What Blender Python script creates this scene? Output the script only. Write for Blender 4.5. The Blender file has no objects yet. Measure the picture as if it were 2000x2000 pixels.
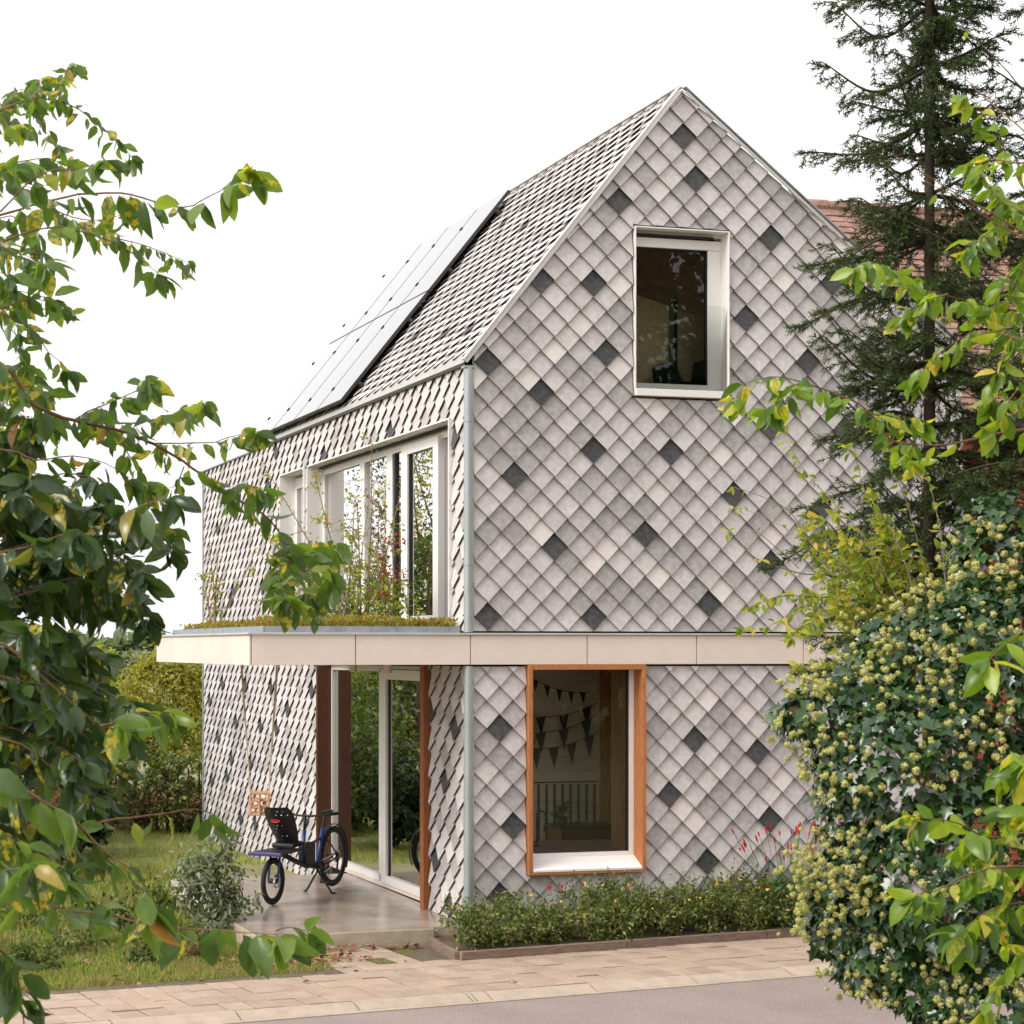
import bpy, math, random
import numpy as np
from mathutils import Vector, Matrix

rng = np.random.default_rng(7)
random.seed(7)
S = bpy.context.scene
COL = S.collection

# ------------------------------------------------------------------ camera
TH = math.atan(942 / 3645)                       # the house is turned this much from the view axis
FPX, PX0, PYH = 3645.0, 492.0, 1265.0            # focal length and principal point in 2000 px units
CAM = np.array([-6.599, -17.093, 2.70])
RV = np.array([math.cos(TH), -math.sin(TH), 0.0])
FV = np.array([math.sin(TH), math.cos(TH), 0.0])
UP = np.array([0, 0, 1.0])
cd = bpy.data.cameras.new('camera')
cam = bpy.data.objects.new('camera', cd)
COL.objects.link(cam)
cam.location = CAM
cam.rotation_euler = (math.pi / 2, 0, -TH)
cd.sensor_width = 36
cd.lens = FPX / 2000 * 36
cd.shift_x = (1000 - PX0) / 2000
cd.shift_y = (PYH - 1000) / 2000
cd.clip_start = 0.1
cd.clip_end = 5000
cd.dof.use_dof = True
cd.dof.focus_distance = 17.0
cd.dof.aperture_fstop = 13
S.camera = cam

# ------------------------------------------------------------------ sky, sun, exposure
SUN_EL, SUN_AZ = math.radians(44), math.radians(-102)     # azimuth from +Y, clockwise: sun high on the left
W = bpy.data.worlds.new('World')
S.world = W
W.use_nodes = True
wn, wl = W.node_tree.nodes, W.node_tree.links
wn.clear()
sky = wn.new('ShaderNodeTexSky')
sky.sky_type = 'NISHITA'
sky.sun_disc = False
sky.sun_elevation = SUN_EL
sky.sun_rotation = SUN_AZ
sky.dust_density = 4.0
sky.air_density = 1.0
hs = wn.new('ShaderNodeHueSaturation')
hs.inputs['Saturation'].default_value = 0.08           # overcast: the cloud deck has no blue
mx = wn.new('ShaderNodeMix')
mx.data_type = 'RGBA'
mx.inputs[0].default_value = 0.72                       # an even cloud deck over most of it
mx.inputs[7].default_value = (9.0, 8.85, 8.9, 1)
bg = wn.new('ShaderNodeBackground')
bg.inputs['Strength'].default_value = 0.105
wo = wn.new('ShaderNodeOutputWorld')
wl.new(sky.outputs[0], hs.inputs['Color'])
wl.new(hs.outputs[0], mx.inputs[6])
wl.new(mx.outputs[2], bg.inputs['Color'])
wl.new(bg.outputs[0], wo.inputs['Surface'])
sd = bpy.data.lights.new('sun', 'SUN')
sun = bpy.data.objects.new('sun', sd)
COL.objects.link(sun)
sd.energy = 1.5
sd.angle = math.radians(25)
sd.color = (1.0, 0.95, 0.88)
sdir = Vector((math.sin(SUN_AZ) * math.cos(SUN_EL), math.cos(SUN_AZ) * math.cos(SUN_EL), math.sin(SUN_EL)))
sun.rotation_euler = (-sdir).to_track_quat('-Z', 'Y').to_euler()
sun.location = sdir * 40
S.view_settings.view_transform = 'Standard'
S.view_settings.look = 'None'
S.view_settings.exposure = 0.86
S.view_settings.gamma = 1
S.view_settings.use_curve_mapping = False
S.render.engine = 'CYCLES'
S.cycles.use_denoising = True
S.cycles.max_bounces = 7
S.cycles.diffuse_bounces = 3
S.cycles.glossy_bounces = 3
S.cycles.transmission_bounces = 4
S.cycles.transparent_max_bounces = 12
S.cycles.caustics_reflective = False
S.cycles.caustics_refractive = False


# ------------------------------------------------------------------ helpers
def at(px, py, d):
    """the point seen at picture position (px, py) at depth d: used to measure where things stand"""
    return CAM + d * (((px - PX0) / FPX) * RV + FV + ((PYH - py) / FPX) * UP)


def onz(px, py, z):
    r = ((px - PX0) / FPX) * RV + FV + ((PYH - py) / FPX) * UP
    return CAM + (z - CAM[2]) / r[2] * r


def onx(px, py, x):
    r = ((px - PX0) / FPX) * RV + FV + ((PYH - py) / FPX) * UP
    return CAM + (x - CAM[0]) / r[0] * r


def nrm(v):
    v = np.asarray(v, float)
    n = np.linalg.norm(v, axis=-1, keepdims=True)
    return v / np.where(n < 1e-9, 1, n)


class MB:
    def __init__(s):
        s.v, s.f, s.m = [], [], []

    def add(s, vs, fs, m=0):
        b = len(s.v)
        s.v += [tuple(map(float, p)) for p in vs]
        for f in fs:
            s.f.append(tuple(b + i for i in f))
            s.m.append(m)

    def box(s, x0, x1, y0, y1, z0, z1, m=0):
        vs = [(x0, y0, z0), (x1, y0, z0), (x1, y1, z0), (x0, y1, z0), (x0, y0, z1), (x1, y0, z1), (x1, y1, z1), (x0, y1, z1)]
        s.add(vs, [(0, 3, 2, 1), (4, 5, 6, 7), (0, 1, 5, 4), (1, 2, 6, 5), (2, 3, 7, 6), (3, 0, 4, 7)], m)

    def prism(s, base, vec, m=0):
        """closed solid: polygon BASE (3-D points) pushed along VEC"""
        base = [np.asarray(p, float) for p in base]
        n = len(base)
        vs = base + [p + np.asarray(vec, float) for p in base]
        fs = [tuple(range(n)), tuple(range(2 * n - 1, n - 1, -1))] + [(i, i + n, (i + 1) % n + n, (i + 1) % n) for i in range(n)]
        s.add(vs, fs, m)

    def tube(s, pts, r, n=6, m=0, cap=True, closed=False):
        pts = np.asarray(pts, float)
        k = len(pts)
        r = np.broadcast_to(np.asarray(r, float), (k,)) if np.ndim(r) == 0 or len(np.atleast_1d(r)) == k else np.linspace(r[0], r[-1], k)
        vs = []
        ref = None
        for i in range(k):
            if closed:
                t = nrm(pts[(i + 1) % k] - pts[i - 1])
            else:
                t = nrm(pts[min(i + 1, k - 1)] - pts[max(i - 1, 0)])
            if ref is None:
                ref = np.cross(t, (0, 0, 1) if abs(t[2]) < .9 else (1, 0, 0))
            ref = nrm(ref - t * np.dot(ref, t))
            b = np.cross(t, ref)
            for j in range(n):
                a = 2 * math.pi * j / n
                vs.append(pts[i] + r[i] * (math.cos(a) * ref + math.sin(a) * b))
        fs = []
        for i in range(k if closed else k - 1):
            for j in range(n):
                a0, a1 = i * n + j, i * n + (j + 1) % n
                b0, b1 = ((i + 1) % k) * n + j, ((i + 1) % k) * n + (j + 1) % n
                fs.append((a0, a1, b1, b0))
        if cap and not closed:
            fs += [tuple(range(n - 1, -1, -1)), tuple((k - 1) * n + j for j in range(n))]
        s.add(vs, fs, m)

    def cyl(s, a, b, r, n=12, m=0):
        s.tube([a, b], r, n, m)

    def ring(s, c, ax, R, r, n=28, k=6, m=0):
        ax = nrm(ax)
        e1 = nrm(np.cross(ax, (0, 0, 1) if abs(ax[2]) < .9 else (1, 0, 0)))
        e2 = np.cross(ax, e1)
        s.tube([np.asarray(c) + R * (math.cos(2 * math.pi * i / n) * e1 + math.sin(2 * math.pi * i / n) * e2) for i in range(n)], r, k, m, closed=True)

    def build(s, name, mats, parent=None, smooth=False, bevel=0):
        me = bpy.data.meshes.new(name)
        me.from_pydata(s.v, [], s.f)
        for q in (mats if isinstance(mats, (list, tuple)) else [mats]):
            me.materials.append(q)
        if any(s.m):
            me.polygons.foreach_set('material_index', s.m)
        if smooth:
            me.polygons.foreach_set('use_smooth', [True] * len(me.polygons))
        me.update()
        return put(name, me, parent, bevel)


def put(name, me, parent=None, bevel=0):
    o = bpy.data.objects.new(name, me)
    COL.objects.link(o)
    if parent is not None:
        o.parent = parent
        if parent.type == 'EMPTY':
            o.matrix_parent_inverse = Matrix.Translation(-parent.location)
    if bevel:
        b = o.modifiers.new('bevel', 'BEVEL')
        b.width = bevel
        b.segments = 2
        b.limit_method = 'ANGLE'
    return o


def tag(o, label=None, cat=None, group=None, kind=None):
    if label: o['label'] = label
    if cat: o['category'] = cat
    if group: o['group'] = group
    if kind: o['kind'] = kind
    return o


def empty(name, loc, label=None, cat=None, group=None):
    o = bpy.data.objects.new(name, None)
    COL.objects.link(o)
    o.location = Vector([float(c) for c in loc])
    o.empty_display_size = .2
    return tag(o, label, cat, group)


def np_mesh(name, V, F, mats, smooth=True, midx=None):
    """V (n,3); F: list of face-index arrays, each (k, verts per face)"""
    me = bpy.data.meshes.new(name)
    V = np.asarray(V, np.float32).reshape(-1, 3)
    me.vertices.add(len(V))
    me.vertices.foreach_set('co', V.ravel())
    lv = np.concatenate([f.ravel() for f in F]).astype(np.int32)
    tot = np.concatenate([np.full(len(f), f.shape[1]) for f in F]).astype(np.int32)
    st = np.concatenate([[0], np.cumsum(tot)[:-1]]).astype(np.int32)
    me.loops.add(len(lv))
    me.loops.foreach_set('vertex_index', lv)
    me.polygons.add(len(tot))
    me.polygons.foreach_set('loop_start', st)
    me.polygons.foreach_set('loop_total', tot)
    for q in (mats if isinstance(mats, (list, tuple)) else [mats]):
        me.materials.append(q)
    if midx is not None:
        me.polygons.foreach_set('material_index', np.asarray(midx, np.int32))
    if smooth:
        me.polygons.foreach_set('use_smooth', np.ones(len(tot), bool))
    me.update()
    me.validate()
    return me


def scatter(tmpl, P, X, Y, Z, s):
    """copies of a template (verts, [face arrays]) placed with axes X, Y, Z and sizes s -> V, F"""
    tv, tf = tmpl
    P, X, Y, Z = (np.asarray(a, float) for a in (P, X, Y, Z))
    s = np.broadcast_to(np.asarray(s, float), (len(P),))
    V = P[:, None] + s[:, None, None] * (tv[None, :, 0, None] * X[:, None] + tv[None, :, 1, None] * Y[:, None] + tv[None, :, 2, None] * Z[:, None])
    n = len(tv)
    F = [(np.arange(len(P))[:, None, None] * n + f[None]).reshape(-1, f.shape[1]) for f in tf]
    return V.reshape(-1, 3), F


def merge(parts):
    Vs, Fs, b = [], [], 0
    for V, F in parts:
        Vs.append(V)
        Fs += [f + b for f in F]
        b += len(V)
    return np.concatenate(Vs), Fs


def leaf_template(w=.42, bend=.25, fold=.18, rows=(0, .1, .22, .45, .7, .88, 1), prof=(.02, .03, .55, 1, .8, .4, .0), wave=0., twist=0.):
    """a pointed leaf, unit length along Y, with a stalk, a folded midrib and a droop"""
    tv = []
    for t, p in zip(rows, prof):
        for u in (-1, 0, 1):
            a = twist * t
            x, z = u * w / 2 * p, fold * w * abs(u) * p + wave * math.sin(9 * t + u) * p * w
            tv.append((x * math.cos(a) - z * math.sin(a), t - .35 * bend * t ** 3, x * math.sin(a) + z * math.cos(a) - bend * t * t))
    q = []
    for k in range(len(rows) - 1):
        for u in (0, 1):
            q.append((k * 3 + u, k * 3 + u + 1, (k + 1) * 3 + u + 1, (k + 1) * 3 + u))
    return np.array(tv), [np.array(q)]


LEAF = [leaf_template(.42, .15, .12), leaf_template(.37, .35, .2), leaf_template(.35, .55, .25, wave=.05), leaf_template(.44, .28, .3, wave=.06, twist=.5), leaf_template(.39, .45, .12, twist=-.6)]
LEAF_LO = (np.array([(0, 0, 0), (.24, .45, .05), (0, 1, -.15), (-.24, .45, .05)]), [np.array([(0, 1, 2, 3)])])
LEAF_RND = (np.array([(0, 0, 0), (.26, .18, .04), (.36, .5, .02), (.2, .85, -.04), (0, 1, -.1), (-.2, .85, -.04), (-.36, .5, .02), (-.26, .18, .04)]), [np.array([(0, 1, 2, 3, 4, 5, 6, 7)])])
_iv = [(0, 0), (.16, -.12), (.42, -.02), (.3, .22), (.5, .42), (.24, .52), (.12, .75), (0, 1.0), (-.12, .75), (-.24, .52), (-.5, .42), (-.3, .22), (-.42, -.02), (-.16, -.12)]
IVY = (np.array([(a, b, .14 * abs(a) - .12 * b * b) for a, b in _iv] + [(0, .3, -.03)]), [np.array([(i, (i + 1) % 14, 14) for i in range(14)])])


def frames(D, N):
    """leaf axes: Y along D, Z near N"""
    Y = nrm(D)
    Z = nrm(N - Y * np.sum(N * Y, axis=1, keepdims=True))
    return np.cross(Y, Z), Y, Z


# ------------------------------------------------------------------ materials
def nt(name):
    m = bpy.data.materials.new(name)
    m.use_nodes = True
    t = m.node_tree
    t.nodes.clear()
    out = t.nodes.new('ShaderNodeOutputMaterial')
    return m, t.nodes, t.links, out


def pos_noise(n, l, scale, detail=4, rough=.6, stretch=None):
    g = n.new('ShaderNodeNewGeometry')
    src = g.outputs['Position']
    if stretch:
        mp = n.new('ShaderNodeMapping')
        mp.inputs['Scale'].default_value = stretch
        l.new(src, mp.inputs[0])
        src = mp.outputs[0]
    t = n.new('ShaderNodeTexNoise')
    t.inputs['Scale'].default_value = scale
    t.inputs['Detail'].default_value = detail
    t.inputs['Roughness'].default_value = rough
    l.new(src, t.inputs['Vector'])
    return t.outputs['Fac']


def mathn(n, l, op, a, b=None):
    m = n.new('ShaderNodeMath')
    m.operation = op
    for k, q in ((0, a), (1, b)):
        if q is None: continue
        if isinstance(q, (int, float)): m.inputs[k].default_value = q
        else: l.new(q, m.inputs[k])
    return m.outputs[0]


def rand01(n, l):
    g = n.new('ShaderNodeNewGeometry')
    o = n.new('ShaderNodeObjectInfo')
    a = mathn(n, l, 'MULTIPLY', o.outputs['Random'], 7.31)
    return mathn(n, l, 'FRACT', mathn(n, l, 'ADD', a, g.outputs['Random Per Island']))


def ramp(n, l, fac, stops, mode='LINEAR'):
    r = n.new('ShaderNodeValToRGB')
    r.color_ramp.interpolation = mode
    e = r.color_ramp.elements
    while len(e) < len(stops): e.new(.5)
    for q, (p, c) in zip(e, stops):
        q.position = p
        q.color = (*c, 1) if len(c) == 3 else c
    l.new(fac, r.inputs[0])
    return r.outputs[0]


def mixc(n, l, fac, a, b, mode='MIX'):
    m = n.new('ShaderNodeMix')
    m.data_type = 'RGBA'
    m.blend_type = mode
    for k, q in ((0, fac), (6, a), (7, b)):
        if isinstance(q, (int, float)): m.inputs[k].default_value = q
        elif isinstance(q, tuple): m.inputs[k].default_value = (*q, 1) if len(q) == 3 else q
        else: l.new(q, m.inputs[k])
    return m.outputs[2]


def pm(name, c1, c2=None, rough=.7, scale=6., bump=0., bscale=40., vary=0., metal=0., spec=.4, stretch=None, speck=None, detail=5, rough2=None):
    """principled surface: two base tones mixed by noise, optional speckle, per-piece variation and fine relief"""
    m, n, l, out = nt(name)
    p = n.new('ShaderNodeBsdfPrincipled')
    c = None
    if c2 is not None:
        f = pos_noise(n, l, scale, detail, stretch=stretch)
        c = ramp(n, l, f, [(.35, c1), (.65, c2)])
    else:
        rgb = n.new('ShaderNodeRGB')
        rgb.outputs[0].default_value = (*c1, 1)
        c = rgb.outputs[0]
    if speck:
        f = pos_noise(n, l, speck[0], 2)
        c = mixc(n, l, ramp(n, l, f, [(speck[2], (0, 0, 0)), (speck[2] + .08, (1, 1, 1))]), c, speck[1])
    if vary:
        r = rand01(n, l)
        v = mathn(n, l, 'ADD', mathn(n, l, 'MULTIPLY', r, 2 * vary), 1 - vary)
        cc = n.new('ShaderNodeCombineColor')
        for k in range(3): l.new(v, cc.inputs[k])
        c = mixc(n, l, 1.0, c, cc.outputs[0], 'MULTIPLY')
    l.new(c, p.inputs['Base Color'])
    p.inputs['Roughness'].default_value = rough
    if rough2 is not None:
        f = pos_noise(n, l, scale * 1.7, 4)
        v = mathn(n, l, 'ADD', mathn(n, l, 'MULTIPLY', f, (rough2 - rough) * 2), 2 * rough - rough2 if False else rough - (rough2 - rough) * .5)
        l.new(v, p.inputs['Roughness'])
    p.inputs['Metallic'].default_value = metal
    p.inputs['Specular IOR Level'].default_value = spec
    if bump:
        b = n.new('ShaderNodeBump')
        b.inputs['Strength'].default_value = bump
        b.inputs['Distance'].default_value = .01
        l.new(pos_noise(n, l, bscale, 4, stretch=stretch), b.inputs['Height'])
        l.new(b.outputs[0], p.inputs['Normal'])
    l.new(p.outputs[0], out.inputs[0])
    return m


def leafm(name, stops, trans=.4, rough=.42, spec=.45, bright=1.35, noise=.25, blotch=None, patch=None):
    """leaf: tone by piece, thin enough to let light through"""
    m, n, l, out = nt(name)
    c = ramp(n, l, rand01(n, l), stops)
    c = mixc(n, l, noise, c, ramp(n, l, pos_noise(n, l, 55, 3), [(.3, (.35, .35, .3)), (.7, (1.25, 1.25, 1.1))]), 'MULTIPLY')
    if blotch:                     # autumn blotches on some of the leaves
        r2 = mathn(n, l, 'FRACT', mathn(n, l, 'MULTIPLY', rand01(n, l), 17.3))
        on = mathn(n, l, 'GREATER_THAN', r2, 1 - blotch)
        f = ramp(n, l, pos_noise(n, l, 42, 2), [(.47, (0, 0, 0)), (.56, (1, 1, 1))])
        f2 = ramp(n, l, pos_noise(n, l, 75, 2), [(.60, (0, 0, 0)), (.66, (1, 1, 1))])
        y = mixc(n, l, f2, (.50, .40, .05), (.13, .05, .03))
        c = mixc(n, l, mathn(n, l, 'MULTIPLY', f, on), c, y)
    if patch:                      # drier and greener patches across the ground
        c = mixc(n, l, ramp(n, l, pos_noise(n, l, patch[0], 3), [(.42, (0, 0, 0)), (.62, (.8, .8, .8))]), c, patch[1])
    p = n.new('ShaderNodeBsdfPrincipled')
    l.new(c, p.inputs['Base Color'])
    p.inputs['Roughness'].default_value = rough
    p.inputs['Specular IOR Level'].default_value = spec
    t = n.new('ShaderNodeBsdfTranslucent')
    l.new(mixc(n, l, 1.0, c, (bright * 1.15, bright * 1.2, bright * .55), 'MULTIPLY'), t.inputs['Color'])
    x = n.new('ShaderNodeMixShader')
    x.inputs[0].default_value = trans
    l.new(p.outputs[0], x.inputs[1])
    l.new(t.outputs[0], x.inputs[2])
    l.new(x.outputs[0], out.inputs[0])
    return m


def glassm(name, ior=1.55, tint=(.86, .9, .87), rough=0.0):
    m, n, l, out = nt(name)
    fr = n.new('ShaderNodeFresnel')
    fr.inputs['IOR'].default_value = ior
    t = n.new('ShaderNodeBsdfTransparent')
    t.inputs['Color'].default_value = (*tint, 1)
    g = n.new('ShaderNodeBsdfGlossy')
    g.inputs['Roughness'].default_value = rough
    x = n.new('ShaderNodeMixShader')
    l.new(fr.outputs[0], x.inputs[0])
    l.new(t.outputs[0], x.inputs[1])
    l.new(g.outputs[0], x.inputs[2])
    l.new(x.outputs[0], out.inputs[0])
    return m


M = {}
SP = (95, (.74, .70, .67), .66)
M['tile_mid'] = pm('tile_mid', (.50, .462, .455), (.605, .56, .55), .75, 17, .25, 120, .09, spec=.3, speck=SP)
M['tile_grey'] = pm('tile_grey', (.335, .315, .31), (.45, .42, .41), .75, 17, .25, 120, .09, spec=.3, speck=SP)
M['tile_light'] = pm('tile_light', (.65, .595, .57), (.71, .65, .62), .75, 14, .2, 120, .05, spec=.3)
M['tile_dark'] = pm('tile_dark', (.04, .039, .042), (.085, .083, .085), .65, 22, .3, 120, .12, spec=.4, speck=(110, (.22, .22, .22), .68))
M['tile_edge_shade'] = pm('tile_edge_shade', (.035, .028, .024), (.06, .05, .043), .9, 30)  # shade of the gaps put into the colour of shingle sides and backs
TILE = [M['tile_mid'], M['tile_grey'], M['tile_light'], M['tile_dark'], M['tile_edge_shade']]
M['felt'] = pm('felt', (.05, .045, .04), rough=.9)
M['fascia'] = pm('fascia', (.72, .62, .545), (.76, .66, .585), .55, 3, .05, 200, .03, spec=.35)
M['zinc'] = pm('zinc', (.34, .37, .375), (.43, .455, .455), .5, 9, .08, 60, metal=.55, stretch=(1, 1, .25))
M['zinc_pale'] = pm('zinc_pale', (.52, .51, .48), (.60, .585, .55), .55, 7, .06, 60, metal=.25)
M['flash'] = pm('flash', (.36, .35, .325), (.43, .415, .39), .55, 7, .06, 60, metal=.25)
M['zinc_blue'] = pm('zinc_blue', (.27, .31, .36), (.38, .42, .46), .5, 8, .08, 60, metal=.4)
M['white_alu'] = pm('white_alu', (.83, .80, .77), (.86, .83, .80), .42, 2, spec=.45)
M['trim'] = pm('trim', (.66, .63, .60), (.72, .69, .66), .4, 6, metal=.3)
M['black'] = pm('black', (.012, .012, .012), rough=.6)
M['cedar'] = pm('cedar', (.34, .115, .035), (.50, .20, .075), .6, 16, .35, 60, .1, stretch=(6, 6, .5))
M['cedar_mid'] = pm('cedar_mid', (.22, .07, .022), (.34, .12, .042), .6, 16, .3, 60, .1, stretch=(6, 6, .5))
M['cedar_dark'] = pm('cedar_dark', (.075, .026, .010), (.13, .046, .018), .6, 16, .3, 60, .1, stretch=(6, 6, .5))  # cedar with the far jamb's shade put into its tone; also dark furniture wood
M['wood_in'] = pm('wood_in', (.42, .21, .07), (.58, .34, .14), .6, 9, .2, 40, .1, stretch=(5, 5, .6))
M['osb'] = pm('osb', (.58, .42, .22), (.78, .60, .35), .7, 26, .2, 60, stretch=(1, 1, 1.6))
M['plank_pale'] = pm('plank_pale', (.66, .56, .40), (.78, .68, .52), .7, 7, .2, 40, .08, stretch=(.6, .6, 7))
M['ceil_dark'] = pm('ceil_dark', (.16, .10, .06), (.22, .15, .09), .8, 5)
M['plaster'] = pm('plaster', (.62, .58, .52), (.67, .63, .57), .85, 4)
M['floor_in'] = pm('floor_in', (.36, .26, .21), (.46, .34, .27), .35, 8, stretch=(.6, 6, 6))
M['curtain'] = pm('curtain', (.62, .57, .50), (.70, .65, .58), .9, 5)
M['glass'] = glassm('glass', 1.6, (.95, .97, .95))
M['glass_thin'] = glassm('glass_thin', 1.35, (.95, .97, .96))
M['solar'] = glassm('solar', 1.5, (.9, .9, .9), .02)
_t = M['solar'].node_tree
_d = _t.nodes.new('ShaderNodeBsdfDiffuse')
_d.inputs[0].default_value = (.02, .02, .026, 1)
_x = next(q for q in _t.nodes if q.type == 'MIX_SHADER')
_t.links.new(_d.outputs[0], _x.inputs[1])
_f = next(q for q in _t.nodes if q.type == 'FRESNEL')
_g = _t.nodes.new('ShaderNodeMath')
_g.operation = 'MULTIPLY'
_g.use_clamp = True
_g.inputs[1].default_value = 1.75
_t.links.new(_f.outputs[0], _g.inputs[0])
_t.links.new(_g.outputs[0], _x.inputs[0])
M['panel_frame'] = pm('panel_frame', (.05, .045, .045), rough=.35, metal=.3)
M['concrete'] = pm('concrete', (.27, .215, .17), (.40, .33, .27), .13, 1.6, .05, 60, spec=.75, rough2=.30)
M['concrete_edge'] = pm('concrete_edge', (.38, .31, .23), (.50, .42, .32), .85, 6, .4, 50)
M['paver'] = pm('paver', (.335, .245, .185), (.41, .305, .235), .85, 5, .4, 90, .10, speck=(110, (.50, .41, .33), .62))
M['joint'] = pm('joint', (.09, .07, .045), (.15, .12, .075), .95, 14)
M['kerb'] = pm('kerb', (.38, .30, .235), (.46, .37, .29), .85, 7, .4, 90, .05, speck=(140, (.42, .33, .25), .66))
M['asphalt'] = pm('asphalt', (.235, .185, .168), (.285, .228, .205), .85, 1.3, .9, 90, speck=(75, (.47, .38, .34), .56))
M['soil'] = pm('soil', (.075, .052, .035), (.14, .10, .065), .95, 9, .6, 30)
M['turf'] = pm('turf', (.17, .17, .07), (.27, .24, .13), .95, 3.5, .6, 40)
M['bedkerb'] = pm('bedkerb', (.17, .115, .085), (.26, .185, .14), .85, 9, .5, 60, .1, stretch=(1, 1, 5))
M['bark'] = pm('bark', (.075, .045, .03), (.14, .09, .06), .85, 30, .6, 60)
M['bark_dark'] = pm('bark_dark', (.035, .026, .018), (.07, .05, .035), .9, 30, .6, 60)
M['twig'] = pm('twig', (.12, .055, .03), (.22, .11, .06), .7, 40)
M['stem_grey'] = pm('stem_grey', (.16, .12, .10), (.28, .22, .19), .8, 40)
M['brick'] = pm('brick', (.42, .09, .055), (.52, .14, .085), .85, 30, .5, 90, .18)
M['mortar'] = pm('mortar', (.48, .36, .30), (.55, .43, .36), .95, 25)
M['clay'] = pm('clay', (.20, .105, .08), (.33, .195, .15), .8, 12, .4, 40, .2)
M['bike_blue'] = pm('bike_blue', (.014, .06, .20), rough=.3, spec=.5)
M['bike_black'] = pm('bike_black', (.012, .012, .013), rough=.5)
M['rubber'] = pm('rubber', (.016, .015, .015), rough=.75)
M['steel'] = pm('steel', (.45, .45, .46), rough=.3, metal=.9)
M['purple'] = pm('purple', (.06, .05, .19), rough=.4)
M['red'] = pm('red', (.45, .012, .015), rough=.3)
M['pine_wood'] = pm('pine_wood', (.60, .30, .15), (.70, .40, .22), .6, 20, vary=.12, stretch=(1, 5, 5))
M['rope'] = pm('rope', (.58, .45, .33), (.68, .55, .42), .9, 60)
M['bunting_dark'] = pm('bunting_dark', (.05, .04, .035), rough=.9)
M['bunting_green'] = pm('bunting_green', (.07, .08, .05), rough=.9)
M['metal_dark'] = pm('metal_dark', (.02, .022, .02), rough=.5)
M['green_post'] = pm('green_post', (.09, .17, .07), (.11, .2, .085), .5, 4)
M['navy'] = pm('navy', (.012, .022, .022), rough=.7)
M['pale_tower'] = pm('pale_tower', (.72, .76, .70), rough=.7)  # distance haze put into the pale colours of the far block
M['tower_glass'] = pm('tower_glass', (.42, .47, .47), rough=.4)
# foliage
G = lambda *a: list(a)
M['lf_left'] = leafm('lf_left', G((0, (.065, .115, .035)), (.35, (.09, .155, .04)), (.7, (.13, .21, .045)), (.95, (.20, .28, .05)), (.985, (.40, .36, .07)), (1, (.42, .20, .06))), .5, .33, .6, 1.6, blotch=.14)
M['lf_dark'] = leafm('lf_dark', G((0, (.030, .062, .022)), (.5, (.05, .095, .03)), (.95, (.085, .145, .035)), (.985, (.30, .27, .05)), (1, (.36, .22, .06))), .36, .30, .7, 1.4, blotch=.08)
M['lf_right'] = leafm('lf_right', G((0, (.06, .12, .02)), (.3, (.12, .21, .022)), (.7, (.21, .32, .03)), (.92, (.32, .40, .04)), (1, (.62, .48, .07))), .46, .32, .55, 1.5, blotch=.12)
M['lf_grey'] = leafm('lf_grey', G((0, (.12, .16, .09)), (1, (.27, .30, .20))), .25, .5, .4)
M['lf_plum'] = leafm('lf_plum', G((0, (.16, .22, .035)), (.5, (.27, .34, .05)), (.8, (.42, .42, .07)), (1, (.66, .47, .12))), .45, .5, .3, 1.4)
M['lf_ivy'] = leafm('lf_ivy', G((0, (.014, .042, .013)), (.5, (.025, .068, .018)), (.85, (.045, .105, .025)), (1, (.09, .16, .03))), .14, .26, .7, 1.2)
M['umbel'] = leafm('umbel', G((0, (.56, .58, .20)), (.6, (.68, .66, .28)), (1, (.70, .58, .30))), .2, .8, .2, 1.0)
M['needle'] = leafm('needle', G((0, (.028, .055, .018)), (.6, (.055, .095, .026)), (1, (.13, .16, .045))), .16, .5, .3, 1.2, .3)
M['lf_hedge'] = leafm('lf_hedge', G((0, (.13, .14, .025)), (.35, (.24, .24, .035)), (.75, (.37, .34, .05)), (1, (.52, .44, .09))), .4, .5, .3)
M['lf_mid'] = leafm('lf_mid', G((0, (.045, .075, .02)), (.6, (.09, .13, .03)), (1, (.17, .19, .045))), .35, .5, .3)
M['lf_dusk'] = leafm('lf_dusk', G((0, (.022, .04, .015)), (.6, (.04, .065, .022)), (1, (.07, .10, .03))), .3, .5, .3)
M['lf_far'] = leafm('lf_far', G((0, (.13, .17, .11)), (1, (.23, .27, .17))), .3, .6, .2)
M['lf_brown'] = leafm('lf_brown', G((0, (.10, .10, .04)), (.4, (.16, .14, .05)), (.7, (.24, .13, .08)), (1, (.30, .16, .11))), .3, .6, .2)
M['lf_bed'] = leafm('lf_bed', G((0, (.05, .08, .022)), (.45, (.12, .16, .04)), (.8, (.22, .25, .07)), (.96, (.34, .34, .12)), (1, (.40, .24, .12))), .35, .55, .3)
M['lf_spike'] = leafm('lf_spike', G((0, (.06, .13, .05)), (1, (.12, .21, .08))), .35, .5, .3)
M['lf_roof'] = leafm('lf_roof', G((0, (.20, .25, .04)), (.5, (.34, .36, .06)), (.8, (.50, .40, .09)), (1, (.56, .25, .12))), .42, .5, .3)
M['lf_gold'] = leafm('lf_gold', G((0, (.16, .24, .03)), (.6, (.30, .36, .04)), (1, (.48, .42, .07))), .42, .5, .3)
M['lf_red'] = leafm('lf_red', G((0, (.13, .14, .04)), (.5, (.30, .10, .05)), (1, (.50, .07, .05))), .35, .5, .3)
M['grass'] = leafm('grass', G((0, (.15, .22, .04)), (.5, (.27, .35, .07)), (.85, (.42, .42, .15)), (1, (.54, .44, .25))), .35, .6, .2, patch=(1.6, (.36, .29, .14)))
M['lawn'] = leafm('lawn', G((0, (.24, .34, .05)), (.6, (.37, .46, .07)), (1, (.50, .52, .12))), .35, .6, .2)
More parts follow.
